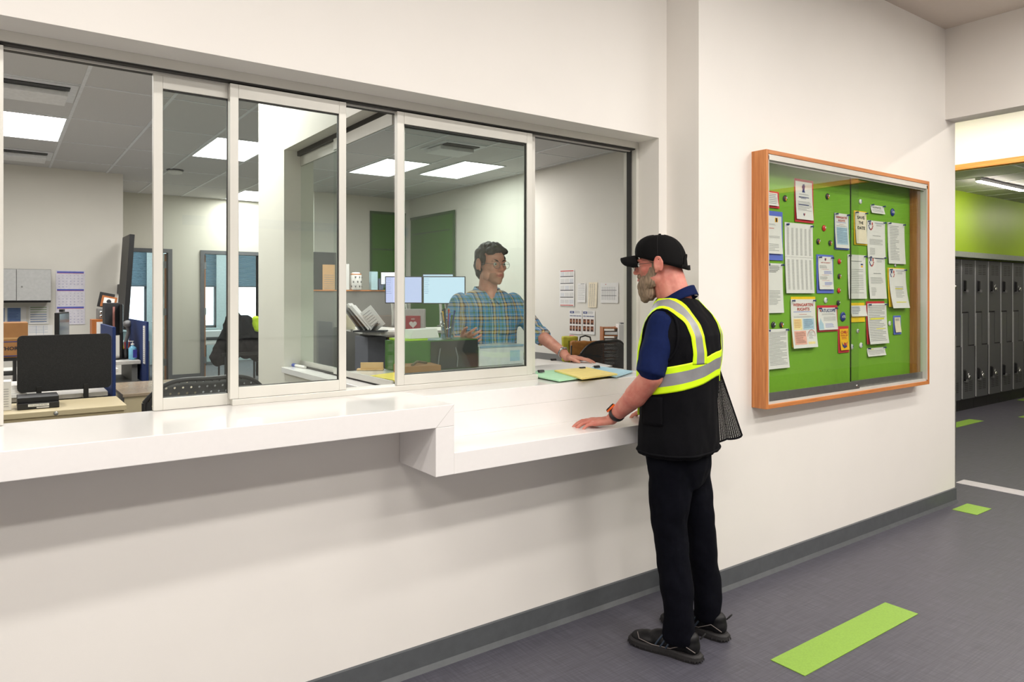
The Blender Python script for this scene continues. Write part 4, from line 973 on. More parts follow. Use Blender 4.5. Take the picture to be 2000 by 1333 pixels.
cl = mb.mesh('collar'); clo = bpy.data.objects.new('collar', cl); COL.objects.link(clo); clo.parent = shirtA; sd = clo.modifiers.new('s', 'SOLIDIFY'); sd.thickness = .004
# vest
mb = MB()
VR = [(.842, .0, .0, .210, .155), (.90, 0, .0, .210, .155), (1.0, 0, .0, .206, .152), (1.1, 0, .0, .208, .152), (1.2, 0, -.004, .216, .153), (1.28, 0, -.012, .222, .152), (1.35, 0, -.016, .220, .142),
      (1.40, 0, -.012, .208, .126), (1.435, 0, -.006, .190, .108), (1.462, 0, .002, .166, .092), (1.486, 0, .008, .134, .080), (1.503, 0, .012, .102, .074)]
ring_loft(mb, VR, M_vest, 56, 2.35)
vest = blob(mb, 'safety_vest', pa, voxel=.006, smooth=5, wrinkle=.008, wscale=7, wstretch=(1.7, 1.7, .8))
vb = bvh_of(vest)
C0 = Vector((0, 0, 0))
def hband(u, v):
    t = 2*math.pi*u; z = 1.245-.108*v+.22*(.605*math.cos(t)-.796*math.sin(t))*.2
    d = Vector((math.cos(t), math.sin(t), 0)); return d*.6+Vector((0, 0, z)), -d
strip_obj(surf_strip(vb, 15, 120, hband, .003), (.27, .73), (M_limeS, M_reflS, M_limeS), 'waist_band', vest)
def sband(sx):
    def f(u, v):
        # u along: 0 at waist band back, 1 at waist band front, over the shoulder ; v across
        a = -math.pi/2 + math.pi*u        # -90 back ... +90 front
        xw = sx*(.118+.012*math.sin(math.pi*u)) + sx*(v-.5)*.080
        if u < .36: z = 1.235+(1.40-1.235)*(u/.36); return Vector((xw, -.6, z)), Vector((0, 1, 0))
        if u > .64: z = 1.235+(1.40-1.235)*((1-u)/.36); return Vector((xw, .6, z)), Vector((0, -1, 0))
        q = (u-.36)/.28; ang = math.pi*q; c = Vector((xw, 0, 1.33)); d = Vector((0, -math.cos(ang), math.sin(ang)*1.0+.25*math.sin(ang)))
        d.normalize(); return c+d*.5+Vector((0, 0, .07*(1-math.sin(ang)))), -d
    return f
for sx in (-1, 1):
    def fr(u, v, g_=sband(sx)): return g_(v, u)
    g = surf_strip(vb, 60, 9, lambda i, j, g_=sband(sx): g_(j, i), .0035)
    gt = [[g[j][i] for j in range(len(g))] for i in range(len(g[0]))]
    strip_obj(gt, (.25, .75), (M_limeS, M_reflS, M_limeS), 'shoulder_band', vest)
# arm-hole binding, front lime edge
def binding(pts, r, m, nm='binding'): MB().tube(pts, r, m, 8).build(nm, vest, local=True)
def hole(sx):
    out = []
    for i in range(25):
        a = 2*math.pi*i/24; p = Vector((sx*.5, .0+.085*math.cos(a), 1.345+.115*math.sin(a)))
        h_ = vb.ray_cast(p, Vector((-sx, 0, 0)));
        if h_[0] is not None: out.append(h_[0]+Vector((sx*.003, 0, 0)))
    return out
for sx in (-1, 1):
    pts = hole(sx)
    if len(pts) > 4: binding(pts, .006, M_vest)
fl = []
for i in range(14):
    z = 1.42-.42*i/13; h_ = vb.ray_cast(Vector((-.10-.03*math.sin(i/13*3), .6, z)), Vector((0, -1, 0)))
    if h_[0] is not None: fl.append(h_[0]+Vector((0, .003, 0)))
binding(fl, .008, M_limeS, 'front_edge_binding')
# rear seam of right panel, lime
rl = []
for i in range(16):
    z = 1.44-.30*i/15; a = math.radians(-38); d = Vector((math.cos(a), math.sin(a), 0)); h_ = vb.ray_cast(d*.6+Vector((0, 0, z)), -d)
    if h_[0] is not None: rl.append(h_[0]+d*.003)
binding(rl, .0045, M_limeS, 'seam_binding')
mb = MB(); hem = []
for i in range(61):
    a = 2*math.pi*i/60; d = Vector((math.cos(a), math.sin(a), 0)); h_ = vb.ray_cast(d*.6+Vector((0, 0, .858)), -d); hem.append(h_[0]+d*.002 if h_[0] is not None else d*.2+Vector((0, 0, .858)))
binding(hem, .005, M_vest, 'hem_binding')
# pocket on the left side, draped mesh side panel at the right
def pk(u, v):
    a = math.radians(178-26*u+8); d = Vector((math.cos(a), math.sin(a), 0)); return d*.6+Vector((0, 0, 1.10-.12*v)), -d
strip_obj(surf_strip(vb, 8, 8, pk, .007), (2,), (M_vest,), 'vest_pocket', vest)
def meshmat():
    m = bpy.data.materials.new('vest_mesh'); m.use_nodes = True; x = NX(m); N = x.N; b = N['Principled BSDF']; b.inputs['Base Color'].default_value = lin((8, 8, 9)); b.inputs['Roughness'].default_value = .9; b.inputs['Specular IOR Level'].default_value = .1
    tc = N.new('ShaderNodeTexCoord'); sp = N.new('ShaderNodeSeparateXYZ'); x.L.new(tc.outputs['UV'], sp.inputs[0])
    h1 = x.band(sp.outputs[0], 1/20, 0, .026, 1); h2 = x.band(sp.outputs[1], 1/55, 0, .010, 1)
    x.L.new(x.op('SUBTRACT', 1.0, x.op('MULTIPLY', x.op('MULTIPLY', h1, h2), .9)), b.inputs['Alpha']); return m
mb = MB()
def flap(u, v):
    top = Vector((.155, -.105, 1.19)).lerp(Vector((.208, -.10, 1.19)), u); bot = Vector((.165, -.115, .866)).lerp(Vector((.275, -.175, .885)), u)
    p = top.lerp(bot, v); w = math.sin(u*9)*.010*v; return p+Vector((.5*w, -w, .006*math.sin(u*7)*v))
mb.grid(flap, 20, 24, meshmat())
me = mb.mesh('mesh_side_panel'); uv = me.uv_layers.new(name='uv')
for lp in me.loops:
    i = lp.vertex_index; uv.data[lp.index].uv = ((i % 21)/20, (i//21)/24)
fo = bpy.data.objects.new('mesh_side_panel', me); COL.objects.link(fo); fo.parent = vest
sd = fo.modifiers.new('s', 'SOLIDIFY'); sd.thickness = .001
MB().tube([flap(u/20, 1) for u in range(21)], .004, M_vest, 8).tube([flap(1, v/20) for v in range(21)], .0035, M_limeS if 0 else M_vest, 8).build('panel_binding', vest, local=True)
MB().obox((.03, -.068, 1.522), (.035, .008, .008), Matrix.Rotation(.1, 3, 'Z'), M_paper).build('collar_tag', vest, local=True)
# trousers
mb = MB()
ring_loft(mb, [(.70, 0, .0, .13, .10), (.78, 0, 0, .165, .125), (.88, 0, .0, .178, .135), (.96, 0, .01, .175, .13)], M_trou, 40, 2.2)
for pts, rs in (([(-.088, .0, .84), (-.086, .005, .66), (-.086, .004, .50), (-.090, -.02, .34), (-.098, -.045, .18), (-.100, -.046, .085)], [.098, .088, .073, .068, .064, .066]),
                ([(.088, -.01, .84), (.104, -.02, .66), (.116, -.045, .50), (.130, -.06, .34), (.142, -.072, .18), (.146, -.068, .10)], [.095, .084, .070, .065, .060, .060])):
    for (a, b_, r0, r1) in zip(pts, pts[1:], rs, rs[1:]): mb.cap(a, b_, r0, r1, M_trou, 22)
def cut_hem(me):
    for v in me.vertices:
        if v.co.z < .062: v.co.z = .062+(v.co.z-.062)*.08
blob(mb, 'trousers', pa, voxel=.0065, smooth=4, wrinkle=.009, wscale=9, wstretch=(1.4, 1.4, .9), post=cut_hem)
shoe(pa, (-.10, -.062), math.radians(1), 'black laced trainer, left foot')
shoe(pa, (.150, -.085), math.radians(-5), 'black laced trainer, right foot')
# watch
Wc = Vector((-.163, .218, 1.000)); wd = (Vector((-.150, .248, .974))-Vector((-.215, .10, 1.095))).normalized()
u1 = wd.cross(Vector((0, 0, 1))).normalized(); u2 = u1.cross(wd).normalized()
wr = thing  # the wrist watch is worn: part of the person
mb = MB(); N_ = 28
ringp = [Wc+u1*math.cos(a)*.0335+u2*math.sin(a)*.030 for a in [2*math.pi*i/N_ for i in range(N_+1)]]
mb.tube(ringp, [(.0045, .013)]*(N_+1), M_black, 10, caps=False)
wa = mb.build('watch_strap', pa, local=True, label='chunky black watch strap')
nf = (-u1*.75+u2*.65) if (-u1).y < 5 else u2
side = None
cam_l = Vector((-.796, -.605, .25)).normalized(); nf = (u1*cam_l.dot(u1)*.2+u2*1.0-u1*(0)).normalized(); nf = (nf+Vector((-.45, .15, 0))).normalized()
fc = Wc+nf*.036; bx = wd; by = nf.cross(bx).normalized(); Rw = Matrix((bx, by, nf)).transposed()
def disk(r, h0, h1, m, nm, par):
    mb = MB(); pts = [(r*math.cos(a), r*math.sin(a)) for a in [2*math.pi*i/24 for i in range(24)]]
    mb.prism([fc+Rw @ Vector((x, y, h0)) for x, y in pts], Rw @ Vector((0, 0, h1-h0)), m); return mb.build(nm, par, local=True)
M_or = mat('watch_orange', (240, 100, 10), rough=.4)
disk(.0235, -.004, .004, M_or, 'watch_case', wa); disk(.0215, .004, .009, M_black, 'watch_bezel', wa); disk(.0165, .009, .0098, mat('watch_glass_face', (150, 140, 138), rough=.1), 'watch_face', wa)

# ------------------------------------------------ man in plaid shirt behind the window
RB = math.radians(164.2); B0 = Vector((2.51, 1.205, ZOF))
pb = thing('person', 'person in blue plaid shirt and round glasses standing behind the window counter', 'person', B0, RB)
def LB(w):
    d = Vector(w)-B0; return Vector((math.cos(RB)*d.x+math.sin(RB)*d.y, -math.sin(RB)*d.x+math.cos(RB)*d.y, d.z))
def plaid():
    m = bpy.data.materials.new('plaid_cotton'); m.use_nodes = True; x = NX(m); N = x.N; b = N['Principled BSDF']; b.inputs['Roughness'].default_value = .85
    tc = N.new('ShaderNodeTexCoord'); sp = N.new('ShaderNodeSeparateXYZ'); x.L.new(tc.outputs['Object'], sp.inputs[0])
    nz = N.new('ShaderNodeTexNoise'); nz.inputs['Scale'].default_value = 6; x.L.new(tc.outputs['Object'], nz.inputs['Vector'])
    wob = x.op('MULTIPLY', x.op('SUBTRACT', nz.outputs['Fac'], .5), .014)
    X = x.op('ADD', x.op('ADD', sp.outputs[0], wob), x.op('MULTIPLY', sp.outputs[1], .35)); Z = x.op('ADD', sp.outputs[2], wob); P = .085
    def side(v):
        c = lin((104, 160, 208))
        c = x.mix(x.band(v, P, 0, .030, .046), c, lin((206, 170, 96))); c = x.mix(x.band(v, P, 0, .024, .030), c, lin((36, 44, 88))); c = x.mix(x.band(v, P, 0, .046, .051), c, lin((36, 44, 88)))
        c = x.mix(x.band(v, P, 0, .035, .038), c, lin((232, 226, 214))); c = x.mix(x.band(v, P, 0, .055, .058), c, lin((225, 225, 220))); c = x.mix(x.band(v, P, 0, .068, .078), c, lin((96, 140, 110)))
        return x.mix(x.band(v, P, 0, .010, .013), c, lin((226, 190, 80)))
    x.L.new(x.mix(.5, side(X), side(Z)), b.inputs['Base Color']); return m
M_plaid = plaid()
KB = 1.06; HBc = Vector((-.008, .065, 1.556)); HBR = Matrix.Rotation(math.radians(17), 3, 'Z') @ Matrix.Rotation(math.radians(-3), 3, 'X')
mb = MB(); TB = head_parts(mb, HBc, HBR, M_skinB, KB); S_ = M_skinB
mb.cap(TB(0, -.022, -.045), (0, .01, 1.37), .055, .062, S_, 20); mb.cap(TB(0, -.005, -.075), (0, .04, 1.33), .045, .05, S_, 20)
elL = Vector((-.285, .135, 1.135)); wrL = LB((2.735, .715, 1.172)); tipL = LB((2.81, .60, 1.13))
elR = Vector((.255, .03, 1.075)); wrR = Vector((.225, .245, 1.105))
for a, b_, r0, r1 in (((0, 0, 1.28), (0, .01, .95), .10, .11), ((-.16, 0, 1.33), (.16, 0, 1.33), .05, .05), ((-.18, 0, 1.33), elL, .045, .042), (elL, wrL, .046, .028), ((.18, 0, 1.33), elR, .045, .042), (elR, wrR, .044, .027),
                      ((0, 0, .98), (0, 0, .86), .11, .11), ((-.09, 0, .85), (-.10, 0, .45), .08, .05), ((-.10, 0, .45), (-.10, 0, .07), .05, .035), ((.09, 0, .85), (.10, 0, .45), .08, .05), ((.10, 0, .45), (.10, 0, .07), .05, .035)):
    mb.cap(a, b_, r0, r1, S_, 18)
mb.cap((0, .062, 1.385), (0, .084, 1.335), .036, .022, S_, 16)
dl = (tipL-wrL); dl.z = 0; dl.normalize(); sl = Vector((dl.y, -dl.x, 0))
wl2 = wrL+(dl*.018); wl2.z = .988+.012; mb.cap(wrL, wl2, .027, .026, S_)
hand(mb, wl2, dl, sl, (0, 0, 1), S_, .95, bend=(6, 10, 8), drop=.004)
dR = (wrR-elR).normalized(); sR = Vector((.5, -.1, .8)); sR = (sR-dR*sR.dot(dR)).normalized(); hand(mb, wrR, dR, sR, sR.cross(dR)*-1, S_, .95, bend=(22, 30, 20), drop=.0)
blob(mb, 'body', pb, voxel=.0045, smooth=5, wrinkle=.0006, wscale=60)
face_extras(TB, HBR, pb, KB, M_hairB); spectacles(TB, HBR, pb, KB, mat('silver_wire', (150, 150, 150), rough=.25, metal=.9), .023, .020)
mb = MB(); E = lambda c, r: mb.ell(TB(*c), tuple(q*KB for q in r), M_stub, HBR)
E((0, .036, -.055), (.0555, .0545, .0475)); E((0, .0535, -.084), (.0355, .0365, .0285)); E((0, .0785, -.0965), (.0175, .0145, .0145))
blob(mb, 'stubble', pb, voxel=.004, smooth=4)
mb = MB(); E = lambda c, r: mb.ell(TB(*c), tuple(q*KB for q in r), M_hairB, HBR)
E((0, -.028, .056), (.083, .096, .078)); E((0, -.055, .0), (.078, .068, .07)); E((0, -.07, -.045), (.058, .04, .045)); E((0, .035, .098), (.05, .052, .03)); E((0, -.01, .105), (.066, .085, .035))
for s_ in (-1, 1): E((s_*.070, .012, .035), (.013, .028, .034)); E((s_*.076, .006, .0), (.005, .010, .022)); E((s_*.045, .05, .085), (.028, .03, .022))
blob(mb, 'hair', pb, voxel=.0045, smooth=3, wrinkle=.007, wscale=38, wstretch=(1, 1, .6))
# shirt
mb = MB()
ring_loft(mb, [(.80, 0, 0, .185, .13), (.95, 0, .005, .182, .128), (1.1, 0, .005, .195, .132), (1.22, 0, .005, .208, .130), (1.30, 0, .005, .205, .118), (1.345, 0, .005, .185, .10), (1.375, 0, .005, .15, .085), (1.40, 0, .004, .10, .072)], M_plaid, 40, 2.3)
for a, b_, r0, r1 in (((-.175, 0, 1.325), (-.235, .05, 1.23), .064, .062), ((-.235, .05, 1.23), elL, .062, .058), (elL, elL.lerp(wrL, .16), .058, .054), ((.175, 0, 1.325), (.225, .0, 1.2), .064, .062), ((.225, .0, 1.2), elR, .062, .060), (elR, elR.lerp(wrR, .30), .060, .055)):
    mb.cap(a, b_, r0, r1, M_plaid, 20)
shirtB = blob(mb, 'plaid_shirt', pb, voxel=.006, smooth=4, wrinkle=.007, wscale=10)
mb = MB()
for s_, pts in ((-1, [(-.075, -.03), (-.078, .02), (-.055, .072), (-.012, .115)]), (1, [(.075, -.03), (.078, .02), (.055, .072), (.012, .115)])):
    n_ = len(pts); zi = [1.425, 1.415, 1.395, 1.345]; zo = [1.385, 1.372, 1.335, 1.315]; xo = [1.22, 1.28, 1.65, 3.6]; yo = [1.2, 1.1, 1.10, 1.08]
    vs = [(x, y, z) for (x, y), z in zip(pts, zi)]+[(x*xo[i], y*yo[i]+(.012 if i < 2 else .0), z) for i, ((x, y), z) in enumerate(zip(pts, zo))]
    mb.add(vs, [(i, i+1, n_+i+1, n_+i) for i in range(n_-1)], M_plaid, True)
mb.add([(-.075, -.03, 1.425), (0, -.072, 1.43), (.075, -.03, 1.425), (.092, -.036, 1.385), (0, -.09, 1.385), (-.092, -.036, 1.385)], [(0, 1, 4, 5), (1, 2, 3, 4)], M_plaid, True)
cb = mb.build('collar', shirtB, local=True); sd = cb.modifiers.new('s', 'SOLIDIFY'); sd.thickness = .004
sb2 = bvh_of(shirtB); mb = MB()
for z in (1.27, 1.19, 1.11, 1.03):
    h_ = sb2.ray_cast(Vector((0, .6, z)), Vector((0, -1, 0)))
    if h_[0] is not None: mb = MB(); mb.lathe(h_[0]+Vector((0, .001, 0)), [(.001, 0), (.0055, 0), (.0055, .002), (.001, .002)], M_paper, 12, 'y'); mb.build('shirt_button', shirtB, local=True)
def plk(u, v): return Vector(((u-.5)*.032, .6, 1.33-.46*v)), Vector((0, -1, 0))
strip_obj(surf_strip(sb2, 30, 4, plk, .003), (2,), (M_plaid,), 'button_placket', shirtB)
def pck(u, v): return Vector((-.125+u*.09, .6, 1.235-.11*v)), Vector((0, -1, 0))
strip_obj(surf_strip(sb2, 10, 8, pck, .003), (2,), (M_plaid,), 'chest_pocket', shirtB)
for el, wr, f in ((elL, wrL, .16), (elR, wrR, .30)):
    p = el.lerp(wr, f); q = el.lerp(wr, f+.09); MB().tube([p-(q-p)*.6, p, q], [.060, .0585, .056], M_plaid, 24).build('rolled_cuff', shirtB, local=True)
# neck triangle skin shows through body; bracelet watch on the left wrist
mb = MB(); wd = (wrL-elL).normalized(); u1 = wd.cross(Vector((0, 0, 1))).normalized(); u2 = u1.cross(wd).normalized(); Wc = wrL-wd*.012
mb.tube([Wc+u1*math.cos(a)*.031+u2*math.sin(a)*.030 for a in [2*math.pi*i/24 for i in range(25)]], [(.003, .009)]*25, M_chrome, 8, caps=False); wb = mb.build('bracelet_watch', pb, local=True, label='silver bracelet watch')
MB().lathe(Wc+u2*.03, [(.001, -.003), (.018, -.002), (.018, .005), (.001, .006)], M_steel, 20).build('watch_face', wb, local=True)
mb = MB()
for s_ in (-1, 1): mb.cap((s_*.09, 0, .86), (s_*.10, 0, .45), .098, .072, M_trou, 18); mb.cap((s_*.10, 0, .45), (s_*.10, 0, .09), .072, .06, M_trou, 18)
blob(mb, 'trousers', pb, voxel=.009, smooth=4, wrinkle=.006, wscale=9)
for s_ in (-1, 1):
    mb = MB(); mb.ell((s_*.10, .0, .05), (.045, .06, .055), M_black).ell((s_*.10, .09, .04), (.045, .09, .04), M_black); blob(mb, 'shoe', pb, voxel=.006, smooth=3)
# ================================================================== office contents, left office
M_beige = mat('putty_beige_steel', (196, 182, 148), rough=.32, noise_amt=.03, noise_scale=5)
M_desk = mat('white_laminate', (226, 222, 214), rough=.35); M_felt = mat('charcoal_felt', (38, 38, 38), rough=.95, noise_amt=.35, noise_scale=260)
M_navyp = mat('navy_fabric_panel', (17, 42, 96), rough=.8); M_card = mat('cardboard', (150, 106, 62), rough=.85, noise_amt=.08, noise_scale=12)
M_lbl = mat('label_white', (225, 225, 222), rough=.5); M_gcab = mat('grey_steel_cabinet', (126, 126, 124), rough=.5)
def R2(x): return Matrix.Rotation(math.radians(x), 3, 'Z')
t = thing('filing_cabinet', 'beige lateral filing cabinet under the left window opening', 'filing cabinet', (.1, 2.4, ZOF))
MB().box(-.60, .606, 2.235, 2.66, ZOF, .835, M_beige).build('cabinet_body', t, bevel=.003)
MB().box(-.61, .616, 2.215, 2.67, .838, .870, M_beige).build('cabinet_top', t, bevel=.004)
for z0, z1 in ((.51, .82), (.18, .49)):
    d = MB().box(-.585, .575, 2.220, 2.235, z0, z1, M_beige).build('drawer', t, bevel=.002)
    MB().box(.30, .44, 2.218, 2.220, z1-.045, z1-.02, M_lbl).build('drawer_label', d)
MB().lathe((.262, 2.213, .853), [(.001, -.004), (.011, -.004), (.012, .003), (.001, .003)], M_steel, 16, 'y').build('cabinet_lock', t)
MB().box(-.02, .07, 2.2185, 2.220, .73, .80, M_yel).build('yellow_sticker', t)
t = thing('low_cabinet', 'beige low cabinet with grey steel top behind the filing cabinet', 'cabinet', (1.0, 3.6, ZOF))
MB().box(.74, 1.26, 3.31, 4.08, ZOF, .775, M_beige).build('cabinet_body', t, bevel=.003); MB().box(.73, 1.27, 3.30, 4.1, .776, .80, mat('brushed_bronze', (176, 158, 134), rough=.25, metal=.3)).build('cabinet_top', t, bevel=.003)
t = thing('desk', 'white topped desk behind the beige filing cabinet', 'desk', (0, 3.3, ZOF))
MB().box(-.7, .60, 2.96, 3.95, .84, .87, M_desk).build('desktop', t, bevel=.003)
for x in (-.66, .54): MB().box(x, x+.04, 3.0, 3.9, ZOF, .838, M_gcab).build('leg', t)
MB().box(-.60, .53, 3.80, 3.82, .40, .838, M_gcab).build('modesty_panel', t)
# felt screen with rounded corners and two clamps
t = thing('desk_screen', 'black felt screen clamped to the white desk edge', 'desk divider', (.35, 2.94, .87))
pts = []; x0, x1, z0, z1, r = .094, .616, .900, 1.262, .03
for cx, cz, a0 in ((x1-r, z1-r, 0), (x0+r, z1-r, 90), (x0+r, z0+r, 180), (x1-r, z0+r, 270)):
    for k in range(7): a = math.radians(a0+15*k); pts.append((cx+r*math.cos(a), 2.925, cz+r*math.sin(a)))
MB().prism(pts, (0, .022, 0), M_felt).build('felt_panel', t, bevel=.003)
for x in (.195, .455): MB().box(x, x+.028, 2.916, 2.952, .815, .935, M_black).box(x, x+.028, 2.952, 2.99, .815, .838, M_black).build('clamp', t, bevel=.002)
tag(MB().box(.622, .642, 2.92, 3.62, .72, 1.305, M_navyp).build('desk_divider', bevel=.002), 'navy blue divider at the right end of the felt screen', 'desk divider')
t = thing('label_printer_tray', 'black tray box with white labels on the beige filing cabinet', 'tray', (.19, 2.42, .87))
MB().box(.085, .285, 2.33, 2.56, .871, .905, M_black).box(.085, .285, 2.36, 2.56, .905, .935, M_black).build('tray_body', t, bevel=.003)
mb = MB().box(.135, .235, 2.328, 2.3295, .886, .900, M_lbl); mb.box(.175, .235, 2.327, 2.328, .876, .882, M_lbl).text('LOG OUT FROM HERE', (.185, 2.3275, .8905), (1, 0, 0), (0, 0, 1), .006, M_ink, width=.085); mb.build('paper_label', t)
t = thing('paper_box', 'slim white box standing on the filing cabinet at the left edge', 'box', (.03, 2.4, .87)); MB().box(-.03, .058, 2.36, 2.46, .871, 1.035, M_paper).build('box_body', t, bevel=.002)
mb = MB(); [mb.box(-.02, .045, 2.359, 2.36, .99-k*.014, .993-k*.014, M_inkg) for k in range(8)]; mb.build('printed_lines', t)
for k in range(3):
    tag(MB().obox((.03+.01*k, 3.05+.02*k, .884+.026*k), (.20, .26, .024), R2(8-9*k), M_paper).build('paper_stack', bevel=.001), ('lowest', 'middle', 'topmost')[k]+' paper stack on the white desk at the left edge', 'papers', 'paper stacks on the white desk')
t = thing('shelf_tray', 'black desk shelf holding two cartons at the left edge', 'shelf', (-.1, 3.6, .87))
MB().box(-.4, -.38, 3.40, 3.70, .871, 1.07, M_black).build('side_board', t); MB().box(.08, .10, 3.40, 3.70, .871, 1.07, M_black).build('side_board', t); MB().box(-.42, .11, 3.40, 3.72, 1.07, 1.09, M_black).build('shelf_top', t); MB().box(-.38, .08, 3.42, 3.68, .97, .98, M_black).build('shelf_board', t)
t = thing('carton', 'cardboard carton with blue band and printed capitals, lower of two', 'box', (-.1, 3.55, 1.09)); MB().box(-.4, .103, 3.42, 3.7, 1.091, 1.215, M_card).build('carton_body', t, bevel=.003)
mb = MB().box(-.4, .103, 3.4185, 3.42, 1.198, 1.203, M_navy).box(-.4, .103, 3.4185, 3.42, 1.100, 1.106, M_navy); mb.build('printed_band', t); MB().text('AUTHOR', (.035, 3.4185, 1.143), (1, 0, 0), (0, 0, 1), .024, M_ink, width=.15, bold=.03).build('printed_lettering', t)
t = thing('carton', 'plain cardboard carton stacked on top of the printed one', 'box', (-.1, 3.55, 1.216)); MB().box(-.4, .165, 3.42, 3.7, 1.217, 1.33, M_card).build('carton_body', t, bevel=.003); MB().box(-.4, .165, 3.419, 3.42, 1.216, 1.23, mat('carton_tape', (180, 140, 90), rough=.4)).build('packing_tape', t)
# overhead cabinet and wall papers
t = thing('overhead_cabinet', 'grey two door wall cabinet above the pinned schedules', 'cabinet', (.1, 7.8, 1.45))
q0 = at(100, 588, 'y', 7.62); q1 = at(5, 525, 'y', 7.62)
MB().box(-.55, q0.x, 7.62, 7.95, q0.z, q1.z, M_gcab).build('cabinet_body', t, bevel=.003)
mG = mat('pale_grey_door', (178, 178, 176), rough=.5); xs = at(32, 550, 'y', 7.61).x
for a, b_ in ((-.5, xs-.003), (xs+.003, q0.x-.003)):
    d = MB().box(a, b_, 7.602, 7.618, q0.z+.006, q1.z-.006, mG).build('cabinet_door', t, bevel=.002)
    MB().lathe((a+.05, 7.598, q0.z+.17), [(.001, -.003), (.008, -.003), (.009, .004), (.001, .004)], M_steel, 12, 'y').build('door_lock', d)
MB().box(-.5, q0.x, 7.70, 7.9, q0.z-.02, q0.z-.001, M_dgrey).build('task_light', t)
def wall_sheet(x0, y0, x1, y1, plane, val, lb, cat='paper', draw=None, m=None, name='wall_sheet', curl=.004, skew=0):
    A = at(x0, y0, plane, val); B = at(x1, y1, plane, val); A2 = at(x0, y1, plane, val)
    if plane == 'y': u = Vector((1, 0, 0)); n = Vector((0, -1, 0)); w = B.x-A.x
    else: u = Vector((0, -1, 0)); n = Vector((-1, 0, 0)); w = A.y-B.y
    h = A.z-A2.z; s = Sheet(A, u, w, h, n, curl, skew); mb = MB(); s.rect(mb, 0, 1, 0, 1, m or M_paper, 0, 4)
    if draw: draw(s, mb)
    o = mb.build(name, recalc=False); return tag(o, lb, cat)
M_band = mat('calendar_blue', (84, 96, 186), rough=.7)
def d_cal(s, mb):
    days = [(31, 0), (30, 3), (31, 5)]
    for k, (nd, off) in enumerate(days):
        y0 = .02+.325*k; s.rect(mb, .04, .96, y0, y0+.03, M_band); s.rect(mb, .04, .96, y0+.03, y0+.036, M_redink)
        for d in range(1, nd+1):
            c = (d-1+off) % 7; r = (d-1+off)//7
            if r < 5: s.text(mb, str(d), .11+.13*c, y0+.085+.052*r, s.h*.017, M_purple)
wall_sheet(109, 528, 166, 635, 'y', 7.945, 'three month wall calendar with blue month bands', 'calendar', d_cal, mat('calendar_paper', (222, 218, 226), rough=.8), 'wall_calendar')
M_tb = mat('print_mid_blue', (112, 136, 176), rough=.8)
wall_sheet(2, 600, 51, 634, 'y', 7.945, 'sheet with solid blue table under the grey wall cabinet', 'paper', lambda s, mb: (s.rect(mb, .25, .78, .06, .95, M_tb), s.rect(mb, 0, .14, .06, .95, M_tb), s.lines(mb, .3, .75, .1, .9, 9, M_navy, .2, 2, 2)))
M_pg = mat('print_pale_green', (150, 176, 130), rough=.8)
wall_sheet(56, 598, 95, 634, 'y', 7.945, 'ruled schedule with green and blue lines under the wall cabinet', 'paper', lambda s, mb: [s.rect(mb, .08, .9, .06+.13*k, .10+.13*k, (M_pg, M_tb)[k > 2]) for k in range(7)]+[s.lines(mb, .08, .9, .1, .95, 14, M_inkg, .15, 3, 2)])
wall_sheet(54, 636, 103, 657, 'y', 7.945, 'white table sheet below the ruled schedule', 'paper', lambda s, mb: (s.lines(mb, .05, .8, .1, .8, 5, M_tb, .15, 3), s.rect(mb, .33, .34, .05, .9, M_tb), s.rect(mb, .62, .63, .05, .9, M_tb)))
# monitor seen nearly edge-on with webcam
def rdesk(name, lb, x0, x1, y0, y1, z, leg=M_gcab, th=.03):
    t = thing(name, lb, 'desk', ((x0+x1)/2, (y0+y1)/2, ZOF)); MB().box(x0, x1, y0, y1, z-th, z, M_desk).build('desktop', t, bevel=.003)
    for x in (x0+.04, x1-.10):
        for y in (y0+.06, y1-.12): MB().box(x, x+.05, y, y+.05, ZOF, z-th, leg).build('leg', t)
    return t
rdesk('desk', 'desk at the left office back wall below the calendar', -.6, .86, 4.6, 5.3, .87)
t = thing('monitor', 'black monitor turned edge-on with a webcam on top, below the calendar', 'monitor', (.40, 4.9, .87))
R = R2(76); c = atd(121, 640, 6.3)
MB().obox(c, (.42, .035, .27), R, M_black).build('monitor_shell', t, bevel=.004)
MB().obox(c+R @ Vector((0, -.019, .003)), (.40, .003, .24), R, mat('screen_dim', (96, 112, 120), rough=.15)).build('screen', t)
MB().cyl((c.x, c.y, .88), (c.x, c.y, c.z-.12), .018, M_black).cyl((c.x, c.y, .871), (c.x, c.y, .882), .09, M_black).build('monitor_stand', t)
MB().obox(c+Vector((0, 0, .150)), (.09, .03, .024), R, M_black).build('webcam', t, bevel=.004)
# rear desk cluster
t = thing('desk', 'white edged desk carrying the sanitizer and desk lamp', 'desk', (.8, 5.8, ZOF))
MB().box(.30, 1.15, 5.38, 6.25, .835, .87, M_desk).build('desktop', t, bevel=.003); MB().box(.34, 1.13, 5.45, 6.2, ZOF, .66, M_gcab).box(.34, .40, 5.45, 6.2, .66, .834, M_gcab).build('drawer_unit', t, bevel=.003); MB().box(1.08, 1.13, 5.45, 6.2, .66, .834, M_gcab).build('leg', t)
t = thing('monitor', 'charcoal monitor seen from behind with a red striped tag, left of the tall dark screen', 'monitor', (.85, 5.75, .87))
c = atd(218, 624, 7.15); R = R2(28)
MB().obox(c, (.20, .03, .33), R2(40), M_dgrey).build('monitor_shell', t, bevel=.004); MB().obox(c+R2(40) @ Vector((.01, -.017, -.01)), (.026, .002, .27), R2(40), mat('pink_strip', (216, 150, 140))).build('paper_strip', t)
MB().cyl((c.x, c.y+.03, .88), (c.x, c.y+.03, c.z-.15), .02, M_black).cyl((c.x, c.y+.03, .871), (c.x, c.y+.03, .882), .09, M_black).build('monitor_stand', t)
